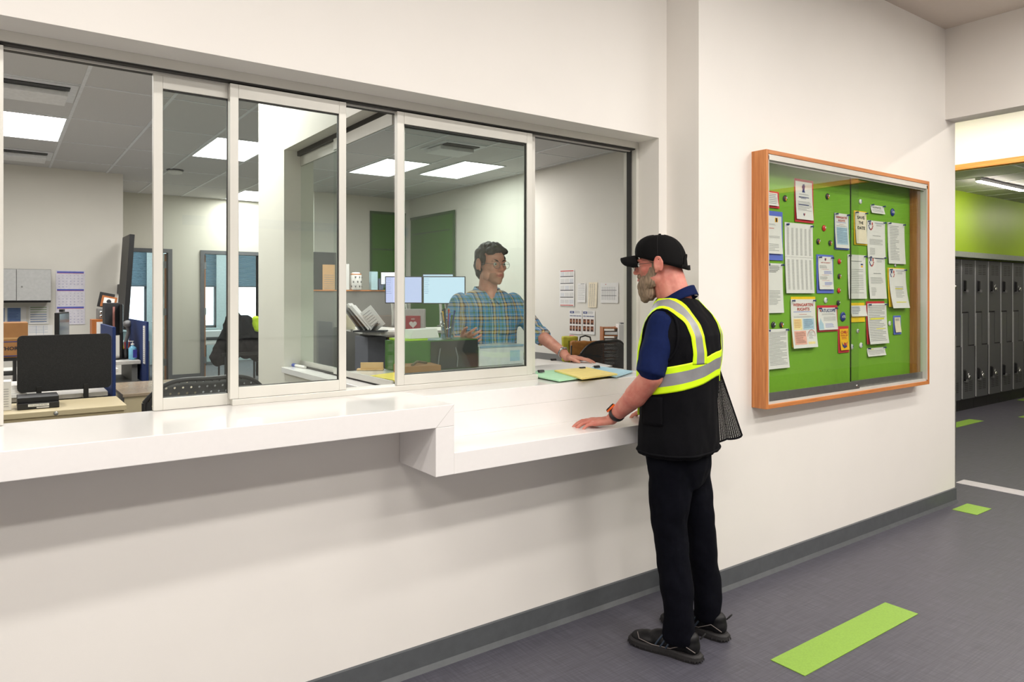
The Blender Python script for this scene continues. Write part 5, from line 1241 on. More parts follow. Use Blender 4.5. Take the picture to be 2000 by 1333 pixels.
t = thing('monitor', 'second screen angled beside the charcoal monitor, pale blue face', 'monitor', (.98, 5.75, .87)); c2 = atd(237, 622, 7.25)
MB().obox(c2, (.30, .025, .29), R2(82), M_black).build('monitor_shell', t, bevel=.004); MB().obox(c2+R2(82) @ Vector((0, -.014, 0)), (.28, .002, .27), R2(82), mat('screen_dim', (130, 160, 172))).build('screen', t)
MB().cyl((c2.x, c2.y, .88), (c2.x, c2.y, c2.z-.13), .016, M_black).cyl((c2.x, c2.y, .871), (c2.x, c2.y, .880), .07, M_black).build('monitor_stand', t)
c = atd(193, 640, 7.3); t = thing('wood_organizer', 'small wooden desk organizer holding a white card', 'organizer', (c.x, c.y, .87))
MB().box(c.x-.07, c.x+.09, c.y-.10, c.y+.1, .871, c.z+.085, M_orangew).build('organizer_body', t, bevel=.003); mb = MB().box(c.x-.03, c.x+.08, c.y-.104, c.y-.1005, c.z-.08, c.z+.06, M_paper); mb.lathe((c.x+.045, c.y-.105, c.z), [(.001, 0), (.022, 0), (.022, .0005), (.001, .0005)], M_navy, 20, 'y'); mb.build('white_card', t)
zb = c.z+.086; c3 = atd(199, 614, 7.3); t = thing('cash_box', 'small beige metal box on the wooden organizer', 'box', (c3.x, c3.y, zb)); MB().box(c3.x-.04, c3.x+.07, c3.y-.05, c3.y+.12, zb, c3.z+.058, M_gcab).build('box_body', t, bevel=.003)
MB().lathe((c3.x-.015, c3.y-.052, c3.z+.02), [(.001, 0), (.012, 0), (.012, .004), (.001, .004)], M_chrome, 14, 'y').lathe((c3.x-.015, c3.y-.052, c3.z-.02), [(.001, 0), (.012, 0), (.012, .004), (.001, .004)], M_chrome, 14, 'y').build('box_lock', t)
zp = c3.z+.059
t = thing('picture_frame', 'black picture frame standing behind the orange one', 'picture frame', (c3.x+.03, c3.y+.04, zp)); RR = Matrix.Rotation(math.radians(12), 3, 'Y') @ Matrix.Rotation(math.radians(-8), 3, 'X')
MB().obox((c3.x+.045, c3.y+.07, zp+.082), (.14, .012, .155), RR, M_black).build('frame_board', t, bevel=.002)
t = thing('picture_frame', 'orange wood picture frame with a dark photo, on the small metal box', 'picture frame', (c3.x+.06, c3.y, zp)); c = Vector((c3.x+.065, c3.y+.03, zp+.066))
MB().obox(c, (.14, .012, .115), RR, M_orangew).build('frame_border', t, bevel=.002); MB().obox(c+Vector((0, -.0075, 0)), (.10, .003, .08), RR, M_paper).build('picture_mount', t); MB().ell(c+Vector((.0, -.0095, 0)), (.022, .002, .026), M_dgrey).build('picture_print', t)
tag(MB().box(1.158, 1.178, 5.10, 6.25, .66, 1.262, M_navyp).build('desk_divider', bevel=.002), 'navy blue divider behind the sanitizer bottle', 'desk divider')
mb = MB().box(1.150, 1.157, 5.16, 5.25, .85, 1.22, M_paper); [mb.box(1.149, 1.150, 5.165, 5.245, .87+.02*k, .875+.02*k, M_inkg) for k in range(17)]; tag(mb.build('hanging_list'), 'narrow printed list hanging on the rear navy divider', 'paper')
c = atd(259, 702, 7.2); t = thing('sanitizer_bottle', 'clear blue hand sanitizer bottle with pump on the rear desk', 'bottle', (c.x, c.y, .87)); M_san = mat('sanitizer_blue', (130, 196, 226), rough=.15)
MB().lathe((c.x, c.y, .871), [(.03, 0), (.038, .006), (.038, .11), (.03, .125), (.013, .135), (.013, .145)], M_san, 20).build('bottle_body', t); MB().lathe((c.x, c.y, 1.016), [(.016, 0), (.016, .015), (.005, .018), (.005, .035), (.012, .036), (.012, .042), (.001, .043)], M_paper, 14).box(c.x-.035, c.x, c.y-.005, c.y+.005, 1.05, 1.058, M_paper).build('bottle_pump', t); MB().box(c.x-.002, c.x+.034, c.y-.040, c.y-.036, .89, .97, M_purple).build('bottle_label', t)
c = atd(246, 702, 7.3); t = thing('pen_holder', 'black pen holder with coloured pens beside the sanitizer', 'pen cup', (c.x, c.y, .87)); MB().lathe((c.x, c.y, .871), [(.035, 0), (.04, .1), (.036, .1), (.034, .01)], M_black, 16).build('cup', t)
for k, m in enumerate((M_yel, M_red, M_navy, M_redink)): MB().cyl((c.x-.01+.008*k, c.y, .89), (c.x-.03+.022*k, c.y+.01, 1.03+.01*k), .005, m, 8).build('pen', t)
c = atd(249, 640, 7.7); t = thing('desk_lamp', 'grey ball headed desk lamp behind the sanitizer bottle', 'lamp', (c.x, c.y, .87)); MB().tube([(c.x-.01, c.y, .88), (c.x-.02, c.y, 1.0), (c.x+.01, c.y, 1.12), (c.x, c.y, 1.18)], .018, M_grey, 12).cyl((c.x, c.y, .871), (c.x, c.y, .885), .06, M_grey).build('lamp_arm', t); MB().ell((c.x, c.y-.01, 1.21), (.045, .045, .04), M_grey).build('lamp_head', t)
t = thing('wall_screen', 'tall dark screen seen edge-on at the end of the left office wall', 'television', (1.28, 7.6, 1.1)); Rt = Matrix.Rotation(math.radians(3.5), 3, 'Y')
MB().obox((1.278, 7.45, 1.68), (.055, .62, 1.16), Rt, M_black).build('screen_shell', t, bevel=.004); MB().obox((1.262, 7.80, 1.60), (.03, .36, .12), Rt, M_dgrey).build('wall_bracket', t)
# perforated chair
def perf(name, c, sx, sy, r, rot=0):
    m = bpy.data.materials.new(name); m.use_nodes = True; x = NX(m); N = x.N; b = N['Principled BSDF']; b.inputs['Base Color'].default_value = lin(c); b.inputs['Roughness'].default_value = .4
    tc = N.new('ShaderNodeTexCoord'); sp = N.new('ShaderNodeSeparateXYZ'); x.L.new(tc.outputs['Object'], sp.inputs[0])
    row = x.op('FLOOR', x.op('DIVIDE', sp.outputs[2], sy)); off = x.op('MULTIPLY', x.op('MODULO', row, 2.0), sx*.5)
    fx = x.op('SUBTRACT', x.op('WRAP', x.op('ADD', sp.outputs[0], off), sx, 0.0), sx/2); fz = x.op('SUBTRACT', x.op('WRAP', sp.outputs[2], sy, 0.0), sy/2)
    d = x.op('SQRT', x.op('ADD', x.op('MULTIPLY', fx, fx), x.op('MULTIPLY', fz, fz)))
    x.L.new(x.op('GREATER_THAN', d, r), b.inputs['Alpha']); return m
M_perf = perf('perforated_black_shell', (26, 27, 29), .034, .026, .0052)
def chair(lb, cx, cy, rz, w, ztop, m, name='office_chair', hh=.42):
    t = thing(name, lb, 'chair', (cx, cy, ZOF), rz); zt = ztop-ZOF
    def back(u, v):
        a = (u-.5)*2; hw = w/2*(1-.10*(1-v)**2) * (1-.03*abs(a)); z = zt-hh*(1-v)-(.22*abs(a)**3.2)*(v**2)*.55-.012*math.cos(a*3)*v+.0
        return Vector((a*hw, -.05*a*a*-1-.03*v, z))
    mb = MB().grid(back, 28, 14, m); o = mb.build('backrest', t, local=True); sd = o.modifiers.new('s', 'SOLIDIFY'); sd.thickness = .008
    rim = [back(i/28, 1) for i in range(29)]+[back(1, 1-i/14) for i in range(1, 15)]+[back(1-i/28, 0) for i in range(1, 29)]+[back(0, i/14) for i in range(1, 15)]
    MB().tube(rim, .011, M_black, 8).build('backrest_rim', t, local=True)
    mb = MB()
    mb.box(-w*.46, w*.46, .0, .48, .43, .49, M_black); o = mb.build('seat', t, bevel=.02, local=True)
    MB().tube([(0, .04, .42), (0, -.06, .46), (0, -.055, zt-hh+.12)], .02, M_black, 10).build('back_support', t, local=True)
    MB().cyl((0, .22, .10), (0, .22, .43), .028, M_black).build('gas_column', t, local=True)
    for k in range(5):
        a = 2*math.pi*k/5+.3; e = (.28*math.cos(a), .22+.28*math.sin(a), .065); MB().tube([(0, .22, .11), e], [.024, .016], M_black, 8).build('base_leg', t, local=True)
        MB().lathe((e[0], e[1]-.012, .027), [(.001, 0), (.026, 0), (.027, .024), (.001, .024)], M_black, 14, 'y').build('caster', t, local=True)
    return t
chair('black perforated plastic chair behind the second window sash', .80, .98, 0, .56, 1.145, M_perf)
M_meshc = perf('black_mesh_weave', (44, 44, 47), .010, .010, .0022)
chair('black mesh office chair right of the man in plaid', 4.36, 2.08, math.radians(8), .64, 1.125, M_meshc, hh=.55)
tag(MB().obox((1.75, 10.6, .46), (.5, .5, .62), R2(0), M_gcab).build('side_cabinet', bevel=.004), 'grey cabinet inside the left rear doorway', 'cabinet')
t = thing('wall_sign', 'small blue vertical sign on the open white door', 'sign', (1.95, 10.3, 1.5)); c = at(312, 564, 'y', 10.08); MB().box(c.x-.03, c.x+.03, 10.07, 10.075, c.z-.13, c.z+.14, mat('sign_blue', (70, 140, 190))).build('sign_plate', t)
# coats on a chair by the second doorway
t = thing('coat_chair', 'chair draped with black coats and a fluorescent vest near the rear doorway', 'chair', (3.2, 9.2, ZOF))
mb = MB(); M_coat = mat('black_coat', (9, 10, 16), rough=.9, spec=.1, noise_amt=.3, noise_scale=20)
for a, b_, r0, r1 in (((3.02, 9.2, 1.15), (3.0, 9.2, .7), .12, .2), ((3.2, 9.2, 1.08), (3.25, 9.2, .7), .13, .2), ((2.8, 9.15, .55), (3.0, 9.2, 1.0), .14, .12), ((3.38, 9.2, .95), (3.4, 9.2, .6), .12, .15)): mb.cap(a, b_, r0, r1, M_coat)
blob(mb, 'draped_coats', None, voxel=.015, smooth=4, wrinkle=.03, wscale=8); o = bpy.data.objects['draped_coats']; o.parent = t; o.matrix_parent_inverse = world_mat(t).inverted()
mb = MB(); mb.cap((3.32, 9.03, 1.13), (3.36, 9.03, 1.0), .06, .07, M_limeS); blob(mb, 'fluorescent_vest', None, voxel=.012, smooth=3, wrinkle=.012, wscale=14); o = bpy.data.objects['fluorescent_vest']; o.parent = t; o.matrix_parent_inverse = world_mat(t).inverted()
for x in (2.85, 3.4):
    for y in (9.0, 9.4): MB().cyl((x, y, ZOF), (x, y, .6), .016, M_dgrey).build('leg', t)
MB().box(2.8, 3.45, 8.98, 9.42, .57, .62, M_black).build('seat', t)
t = thing('printer', 'white printer under the rear office window', 'printer', (3.44, 12.4, .6)); MB().box(3.25, 3.62, 12.2, 12.6, .581, .82, M_paper).build('printer_body', t, bevel=.01); MB().box(3.28, 3.59, 12.19, 12.2, .64, .70, M_dgrey).build('paper_slot', t)
rdesk('printer_stand', 'small dark stand under the white printer', 3.2, 3.66, 12.15, 12.65, .58, M_dgrey)

# ================================================================== right (dispatch) office
M_dframe = mat('dark_green_frame', (52, 84, 44), rough=.5)
def panel_green(nm, ax, lb):
    t = thing(nm, lb, 'wall panel', (5.2, 8.0, ZOF) if ax == 'y' else (5.5, 7.3, ZOF))
    if ax == 'y':
        MB().box(4.83, 5.44, 7.995, 8.018, ZOF, 2.85, M_green).build('panel_face', t); MB().box(4.81, 4.84, 7.985, 8.0, ZOF, 2.87, M_dframe).box(4.84, 5.44, 7.985, 8.0, 2.83, 2.87, M_dframe).build('panel_frame', t)
        MB().box(4.84, 5.44, 7.985, 7.995, 2.25, 2.27, M_dframe).build('panel_rail', t)
    else:
        MB().box(5.50, 5.528, 6.58, 7.93, ZOF, 2.75, M_green).build('panel_face', t); MB().box(5.49, 5.502, 6.53, 6.58, ZOF, 2.79, M_dframe).box(5.49, 5.502, 6.58, 7.93, 2.75, 2.79, M_dframe).build('panel_frame', t)
        MB().box(5.495, 5.502, 6.68, 7.85, 2.5, 2.52, M_dframe).build('panel_rail', t)
panel_green('green_door_panel', 'y', 'tall green panel on the back wall, left one of two'); panel_green('green_door_panel', 'x', 'tall green door panel on the side wall behind the plaid shirted man')
t = thing('partition_screen', 'grey cubicle partition with wood cap behind the desk', 'partition', (3.9, 6.1, ZOF))
MB().box(3.15, 4.30, 6.08, 6.12, ZOF, 1.572, mat('grey_panel_fabric', (128, 126, 122), rough=.9, noise_amt=.1, noise_scale=150)).build('panel_body', t); MB().box(3.15, 4.30, 6.07, 6.13, 1.572, 1.588, M_woodx).build('cap_rail', t, bevel=.002)
zc = 1.589
c = at(695, 567, 'y', 6.10); t = thing('ceramic_canister', 'white canister with dark paw prints and a wooden rim on the partition', 'jar', (c.x, 6.1, zc))
MB().lathe((c.x, 6.1, zc), [(.062, 0), (.072, .01), (.072, .185), (.066, .195)], M_paper, 28).build('canister_body', t); MB().lathe((c.x, 6.1, zc+.195), [(.07, 0), (.07, .012), (.001, .012)], M_woodx, 24).build('canister_rim', t); MB().lathe((c.x, 6.1, zc+.207), [(.055, 0), (.05, .018), (.001, .022)], M_paper, 24).build('canister_lid', t)
mb = MB()
for r_ in range(3):
    for k in range(6):
        a = math.radians(200+r_*22+k*44); q = Vector((c.x+.073*math.cos(a), 6.1+.073*math.sin(a), zc+.04+.06*r_)); mb.ell(q, (.008, .008, .007), M_dgrey, seg=8, rings=6)
        for j in (-1, 0, 1): mb.ell(q+Vector((-.008*j*math.sin(a), .008*j*math.cos(a), .011)), (.0032, .0032, .0036), M_dgrey, seg=6, rings=4)
mb.build('paw_prints', t)
c = at(676, 567, 'y', 6.10); tag(MB().box(c.x-.025, c.x+.03, 6.07, 6.1, zc, zc+.33, M_paper).build('white_board_strip', bevel=.002), 'tall narrow white card beside the paw print canister', 'card')
a, b_ = at(613, 500, 'y', 7.0), at(657, 500, 'y', 7.0); t = thing('tall_cupboard', 'dark grey tall cupboard beyond the partition with an orange notice', 'cupboard', (a.x, 7.2, ZOF))
MB().box(a.x, b_.x, 7.0, 7.5, ZOF, at(635, 493, 'y', 7.0).z, M_dgrey).build('cupboard_body', t, bevel=.004); a2, b2 = at(630, 517, 'y', 6.995), at(654, 572, 'y', 6.995); mb = MB().box(a2.x, b2.x, 6.992, 6.999, b2.z-.1, a2.z, mat('orange_sheet', (226, 176, 128), rough=.8)); [mb.box(a2.x+.02, b2.x-.02, 6.991, 6.992, b2.z+.03*k, b2.z+.006+.03*k, M_inkg) for k in range(9)]; mb.build('orange_notice', t)
for i, (px, w, h, m, lb) in enumerate(((729, .09, .24, mat('pale_blue_box', (176, 206, 214)), 'pale blue upright box on the partition, left of the monitors'), (742, .06, .15, mat('slate_box', (90, 100, 120)), 'small slate box on the partition beside the pale blue one'), (788-10, .10, .13, M_paper, 'small white carton on the partition behind the left monitor'))):
    c = at(px, 560, 'y', 6.1); tag(MB().box(c.x-w/2, c.x+w/2, 6.06, 6.13, zc, zc+h, m).build('storage_box', bevel=.002), lb, 'box')
# sit-stand desk
t = thing('standing_desk', 'raised white standing desk behind the window counter', 'desk', (3.9, 4.9, ZOF))
MB().prism([(3.46, 5.95, 1.09), (3.24, 4.68, 1.09), (3.34, 4.50, 1.09), (4.70, 4.50, 1.09), (4.70, 5.25, 1.09), (3.95, 5.35, 1.09), (3.95, 5.95, 1.09)], (0, 0, .03), M_desk).build('desktop', t, bevel=.003)
for x, y in ((3.86, 5.0), (4.55, 4.9), (3.7, 5.8)): MB().box(x, x+.08, y, y+.06, ZOF+.03, 1.09, M_gcab).box(x, x+.08, y-.3, y+.15 if y > 5.5 else y+.3, ZOF, ZOF+.03, M_gcab).build('leg', t)
tag(MB().box(3.28, 3.50, 4.70, 5.05, ZOF, 1.06, mat('slate_pedestal', (104, 104, 112), rough=.5)).build('pedestal_cabinet', bevel=.004), 'slate grey pedestal under the left end of the standing desk', 'cabinet')
tag(MB().box(3.56, 3.80, 4.72, 4.95, ZOF, 1.04, mat('dark_green_bin', (24, 74, 52), rough=.45)).build('tall_bin', bevel=.006), 'dark green tall bin under the standing desk', 'bin')
def mon(px0, px1, py0, py1, dep, lb, scr, arm=True):
    a = atd(px0, py0, dep); b_ = atd(px1, py1, dep); c = (a+b_)/2; w = (px1-px0)*dep/FPX; h = (py1-py0)*dep/FPX; R = Matrix((CR, CF, CU)).transposed()
    t = thing('monitor', lb, 'monitor', (c.x, c.y, 1.12)); MB().obox(c+CF*.015, (w, .028, h), R, M_black).build('monitor_shell', t, bevel=.003)
    s = MB().obox(c-CF*.0005, (w-.02, .002, h-.02), R, scr).build('screen', t)
    mb = MB(); mr = random.Random(int(px0))
    for k in range(9):
        z = h/2-.03-.02*k
        mb.obox(c-CF*.002+CR*(-w/2+.035+mr.uniform(0, .01))+CU*z, (.035+mr.uniform(0, .03), .0005, .003), R, mat('screen_text', (120, 140, 190), emit=(120, 140, 190), estr=.5))
    mb.build('screen_content', s)
    q = c+CF*.03; base_ = Vector((q.x+.12, q.y+.14, 1.12)); MB().tube([q, q+CF*.06, base_+Vector((0, 0, .18)), base_], [.022, .022, .02, .02], mat('silver_arm', (190, 190, 186), rough=.3, metal=.5), 10).cyl(base_, base_+Vector((0, 0, .015)), .05, M_steel).build('monitor_arm', t)
    return t
SCR1 = emis('screen_lavender', (206, 212, 250), 1.15); SCR2 = emis('screen_ice', (206, 228, 246), 1.25)
mon(752, 825, 540, 593, 7.9, 'lavender lit monitor, left one of the pair by the man in plaid', SCR1); mon(826, 909, 540, 594, 7.85, 'pale blue lit monitor, right one of the pair by the man in plaid', SCR2)
mon(743, 776, 531, 557, 8.9, 'small white lit screen peeking above the left monitor', emis('screen_white', (250, 252, 250), 1.5)); mon(825, 886, 535, 560, 8.9, 'rear screen showing a white and blue strip above the right monitor', emis('screen_mix', (200, 218, 236), 1.2))
c = atd(808, 640, 7.75); t = thing('defibrillator_case', 'red heart emblem first aid case in a pale frame below the monitors', 'first aid case', (c.x, c.y, 1.12)); R = Matrix((CR, CF, CU)).transposed()
MB().obox((c.x, c.y, 1.245), (.25, .09, .25), R, mat('case_frame', (190, 180, 176), rough=.5)).build('case_frame', t, bevel=.003); MB().obox(Vector((c.x, c.y, 1.22))-CF*.047, (.16, .012, .155), R, mat('case_red', (170, 30, 44), rough=.4)).build('case_front', t, bevel=.003)
hc = Vector((c.x, c.y, 1.205))-CF*.0545; pts = [hc+CR*(.0026*16*math.sin(a)**3)+CU*(.0026*(13*math.cos(a)-5*math.cos(2*a)-2*math.cos(3*a)-math.cos(4*a))) for a in [2*math.pi*k/30 for k in range(30)]]
MB().poly(pts, mat('emblem_white', (225, 210, 205))).text('AED', hc+CU*.05, CR, CU, .016, mat('emblem_white', (225, 210, 205)), bold=.02).build('heart_emblem', t)
# wire file sorter with papers
c = atd(724, 645, 7.75); t = thing('file_sorter', 'grey file sorter with slanting white papers on the standing desk', 'file sorter', (c.x, c.y, 1.12)); B = Vector((c.x, c.y, 1.121))
MB().obox(B+CU*.008, (.34, .22, .016), R, M_dgrey).build('sorter_base', t)
for k, (o_, an, w, h) in enumerate(((-.10, -36, .012, .34), (-.045, -38, .012, .30), (.02, 38, .008, .1))):
    Rr = R @ Matrix.Rotation(math.radians(an), 3, 'Y'); MB().obox(B+CR*o_+CU*(.02)+Rr @ Vector((0, 0, h/2)), (w, .2, h), Rr, M_grey).build('sorter_rib', t)
for k, (o_, an, w, h, th) in enumerate(((.0, -40, .02, .36, 0), (.03, -41, .014, .34, 0), (.14, -38, .15, .26, 1))):
    Rr = R @ Matrix.Rotation(math.radians(an), 3, 'Y')
    if not th: mb = MB().obox(B+CR*o_+CU*.03+Rr @ Vector((0, 0, h/2)), (w, .21, h), Rr, M_paper)
    else:
        mb = MB().obox(B+CR*.10+CU*.04+Rr @ Vector((0, 0, h/2)), (w, .02, h), Rr, M_paper)
        for q in range(7): mb.obox(B+CR*.10+CU*.04+Rr @ Vector((-.01, -.011, .04+.03*q)), (w*.6, .001, .006), Rr, M_inkg)
    tag(mb.build('paper_sheaf', bevel=.001), ('thick paper sheaf leaning left in the file sorter', 'second paper sheaf leaning in the file sorter', 'broad printed paper sheaf fanned to the right of the file sorter')[k], 'papers')
c = atd(681, 640, 8.3); tag(MB().box(c.x-.06, c.x+.06, c.y-.05, c.y+.05, 1.121, 1.39, mat('cream_box', (214, 210, 186))).build('storage_box', bevel=.002), 'cream upright box at the left end of the standing desk', 'box')
tag(MB().obox(atd(775, 643, 7.6)*1.0 if 0 else Vector((3.62, 4.70, 1.128)), (.22, .16, .012), R2(12), M_paper).build('loose_papers'), 'loose papers on the standing desk below the left monitor', 'papers')
# things on the inner counter
zt = 1.118
t = thing('counter_hutch', 'low dark green hutch on the inner counter before the man in plaid', 'hutch', (1.9, .88, zt)); MB().box(1.70, 2.17, .79, .99, zt, 1.277, mat('hutch_green', (60, 110, 34), rough=.25)).build('hutch_body', t, bevel=.003)
MB().box(1.87, 2.168, .784, .789, zt+.004, 1.272, mat('hutch_chair_reflection', (44, 46, 44), rough=.12)).build('chair_reflection', t); MB().tube([(1.91, .781, 1.13), (1.915, .781, 1.18), (1.925, .781, 1.235)], .0035, M_grey, 8).tube([(2.03, .781, 1.13), (2.035, .781, 1.18), (2.02, .781, 1.235)], .0035, M_grey, 8).build('chair_leg_reflection', t)  # dark panel and grey rods paint in a mesh chair's reflection
zh = 1.278
t = thing('letter_tray', 'white envelopes in a lime tray on the green hutch', 'letter tray', (1.8, .88, zh)); MB().box(1.715, 1.86, .80, .97, zh, zh+.012, mat('lime_tray', (176, 220, 40), rough=.4)).build('tray', t, bevel=.002)
tag(MB().prism([(1.755, .80, zh+.013), (1.93, .80, zh+.013), (1.915, .80, zh+.062), (1.775, .80, zh+.058)], (0, .11, 0), M_paper).build('envelope_stack', bevel=.001), 'stack of white envelopes on the green hutch', 'envelopes')
c = at(886, 668, 'z', zh); cx, cy = 2.03, .88; t = thing('pen_cup', 'clear cup crammed with pens on the green hutch', 'pen cup', (cx, cy, zh)); M_cup = glass('cup_clear', (.86, .9, .9), 2.0)
MB().lathe((cx, cy, zh), [(.03, 0), (.034, .004), (.040, .10), (.037, .10), (.031, .006)], M_cup, 24).build('cup', t)
for k, (m, dx, h) in enumerate(((M_chili, -.022, .14), (M_redink, .012, .15), (M_navy, .022, .145), (M_green, .015, .12), (M_black, -.004, .155), (M_blue, .004, .13), (M_grey, -.03, .135), (M_black, -.012, .15))):
    tag(MB().cyl((cx+dx*.5, cy+.01*math.sin(k*2), zh+.008), (cx+dx*1.5, cy+.022*math.sin(k*2), zh+h), .0042, m, 8).cyl((cx+dx*1.5, cy+.022*math.sin(k*2), zh+h), (cx+dx*1.6, cy+.024*math.sin(k*2), zh+h+.012), .0055, m, 8).build('pen'), ('yellow pen leaning left in the clear cup', 'red capped pen in the clear cup', 'navy pen at the right of the clear cup', 'green pen in the clear cup', 'tall black pen in the middle of the clear cup', 'blue pen in the clear cup', 'grey pen at the left of the clear cup', 'black pen left of centre in the clear cup')[k], 'pen', 'pens in the clear cup')
t = thing('terminal', 'low white desktop terminal beside the green hutch', 'desktop terminal', (2.34, .87, zt)); MB().box(2.185, 2.50, .80, .94, zt, 1.235, mat('terminal_white', (222, 226, 226), rough=.25)).build('terminal_body', t, bevel=.006); MB().box(2.19, 2.495, .795, .80, 1.222, 1.234, mat('terminal_blue', (150, 176, 196), rough=.3)).build('top_trim', t); MB().box(2.40, 2.47, .7985, .80, zt+.02, 1.20, M_lblue).build('blue_label', t)
def folder(pts, z, m, lb, th=.004, cat='folder', name='paper_folder', draw=None):
    P = [at(x, y, 'z', z) for x, y in pts]; mb = MB().prism([(p.x, p.y, z) for p in P], (0, 0, th), m)
    if draw: draw(mb, P, z+th+.0003)
    return tag(mb.build(name), lb, cat)
folder([(1030, 718), (1145, 706), (1196, 716), (1122, 727), (1050, 733)], zt, M_paper, 'broad white sheets under the man in plaid\'s hand', .004, 'papers', 'paper_sheets')
folder([(1046, 727), (1086, 725), (1138, 740), (1092, 746), (1046, 737)], zt+.005, mat('mint_folder', (178, 226, 186), rough=.7), 'mint green folder with a black clip at the window ledge', .006)
folder([(1112, 725), (1172, 718), (1236, 727), (1204, 738)], zt+.005, mat('sky_folder', (176, 214, 230), rough=.7), 'pale blue folder beside the standing man\'s arm', .006)
folder([(1083, 726), (1146, 720), (1206, 733), (1137, 742)], zt+.012, mat('butter_folder', (250, 228, 140), rough=.7), 'pale yellow folder lying across the mint and blue ones', .007)
for px, py, lb in ((1059, 728, 'black binder clip on the mint folder'), (1140, 722, 'black binder clip on the yellow folder'), (1168, 719, 'black binder clip on the blue folder'), (1083, 705, 'black clip on the papers beside the wrist')):
    c = at(px, py, 'z', zt+.014); t = thing('binder_clip', lb, 'clip', c, 0, 'binder clips on the ledge'); MB().prism([c+Vector((-.016, 0, 0)), c+Vector((.016, 0, 0)), c+Vector((.016, .004, .012)), c+Vector((-.016, .004, .012))], (0, .014, 0), M_black).build('clip_body', t); MB().tube([c+Vector((-.008, .012, .01)), c+Vector((-.010, .034, .004)), c+Vector((.010, .034, .004)), c+Vector((.008, .012, .01))], .0012, M_steel, 6).build('clip_wire', t)
folder([(722, 738), (780, 730), (800, 745), (778, 749)], zt, mat('yellow_folder', (244, 222, 90), rough=.7), 'yellow folder seen between the window sashes', .01)
c = at(752, 733, 'z', zt); t = thing('kraft_tray', 'brown kraft tray behind the yellow folder', 'tray', (1.68, .62, zt)); MB().obox((1.72, .66, zt+.026), (.20, .16, .05), R2(-10), M_card).build('tray_body', t, bevel=.003); MB().tube([(1.66, .60, zt+.056), (1.72, .66, zt+.066), (1.78, .67, zt+.056)], .006, mat('kraft_dark', (96, 84, 50)), 8).build('tray_contents', t)
tag(MB().obox((1.62, .98, zt+.02), (.12, .008, .045), R2(-30), mat('manila', (240, 200, 150), rough=.8)).obox((1.62, 1.0, zt+.004), (.14, .06, .006), R2(-30), mat('manila', (240, 200, 150), rough=.8)).build('manila_envelope'), 'manila envelope at the corner of the inner counter', 'envelope')
p, q = at(571, 713, 'z', 1.125), at(596, 718, 'z', 1.125); t = thing('marker_pen', 'white marker with blue cap on the partition window sill', 'marker', p); MB().cyl(p.lerp(q, .25), q, .008, M_paper).build('marker_barrel', t); MB().cyl(p, p.lerp(q, .27), .0095, M_blue).build('marker_cap', t)
# side table with bags
t = thing('side_table', 'side table along the right wall carrying bags', 'table', (5.2, 3.5, ZOF)); MB().box(4.90, 5.52, 2.35, 4.6, .77, .80, M_dgrey).build('tabletop', t)
for x, y in ((4.9, 2.4), (4.9, 4.5), (5.45, 2.4), (5.45, 4.5)): MB().box(x, x+.05, y, y+.05, ZOF, .77, M_dgrey).build('leg', t)
def soft(name, prims, m, par, wr=.006): 
    mb = MB()
    for c_, s_ in prims:
        mb.ell(c_, s_, m)
    return mb
M_ol = mat('olive_nylon', (176, 170, 44), rough=.6); M_br = mat('tan_canvas', (150, 98, 40), rough=.8, noise_amt=.15, noise_scale=30)
c = atd(1143, 700, 7.3); t = thing('backpack', 'brown canvas bag with black handle on the side table', 'bag', (c.x, c.y, .80)); mb = MB(); Rb = Matrix((CR, CF, CU)).transposed()
mb.obox((c.x, c.y, .93), (.30, .20, .24), Rb, M_br); o = blob(mb, 'bag_body', None, voxel=.012, smooth=10, wrinkle=.012, wscale=9); o.parent = t; o.matrix_parent_inverse = world_mat(t).inverted()
cc = Vector((c.x, c.y, 0)); MB().tube([cc+CR*-.15-CF*.10+CU*.90, cc-CF*.115+CU*.915, cc+CR*.15-CF*.10+CU*.90], .009, M_black, 8).tube([cc+CR*-.15-CF*.10+CU*.82, cc+CR*-.15-CF*.09+CU*1.0, cc+CR*-.10-CF*.06+CU*1.05], .009, M_black, 8).build('bag_trim', t)
MB().tube([cc+CR*-.06+CU*1.04, cc+CR*-.05+CU*1.09, cc+CU*1.105, cc+CR*.05+CU*1.09, cc+CR*.06+CU*1.04], .008, M_black, 8).build('bag_handle', t)
c = atd(1113, 695, 7.6); t = thing('backpack', 'yellow green bag left of the brown canvas bag', 'bag', (c.x, c.y, .80)); mb = MB(); mb.obox((c.x, c.y, .945), (.17, .18, .27), Rb, M_ol); o = blob(mb, 'bag_body', None, voxel=.012, smooth=6, wrinkle=.008, wscale=10); o.parent = t; o.matrix_parent_inverse = world_mat(t).inverted()
cc = Vector((c.x, c.y, 0)); MB().tube([cc+CR*-.02-CF*.092+CU*.84, cc+CR*-.02-CF*.095+CU*1.04], .006, mat('olive_trim', (120, 120, 30)), 8).build('bag_seam', t)
c = atd(1190, 690, 7.3); t = thing('paper_sorter', 'brown wooden paper sorter full of sheets against the right wall', 'paper sorter', (c.x, c.y, .80)); R_ = Rb; cc = Vector((c.x, c.y, 0))
for o_ in (-.075, .075): MB().obox(cc+CR*o_+CU*1.0, (.012, .26, .39), R_, M_orangew).build('side_board', t)
for k in range(6): MB().obox(cc+CU*(.812+.075*k), (.14, .26, .01), R_, M_orangew).build('shelf', t)
for k in range(5): tag(MB().obox(cc+CU*(.835+.075*k)-CF*.01, (.125, .24, .028), R_, M_paper).build('paper_stack', bevel=.001), ('lowest', 'second lowest', 'middle', 'second highest', 'topmost')[k]+' paper stack in the brown sorter', 'papers', 'paper stacks in the brown sorter')
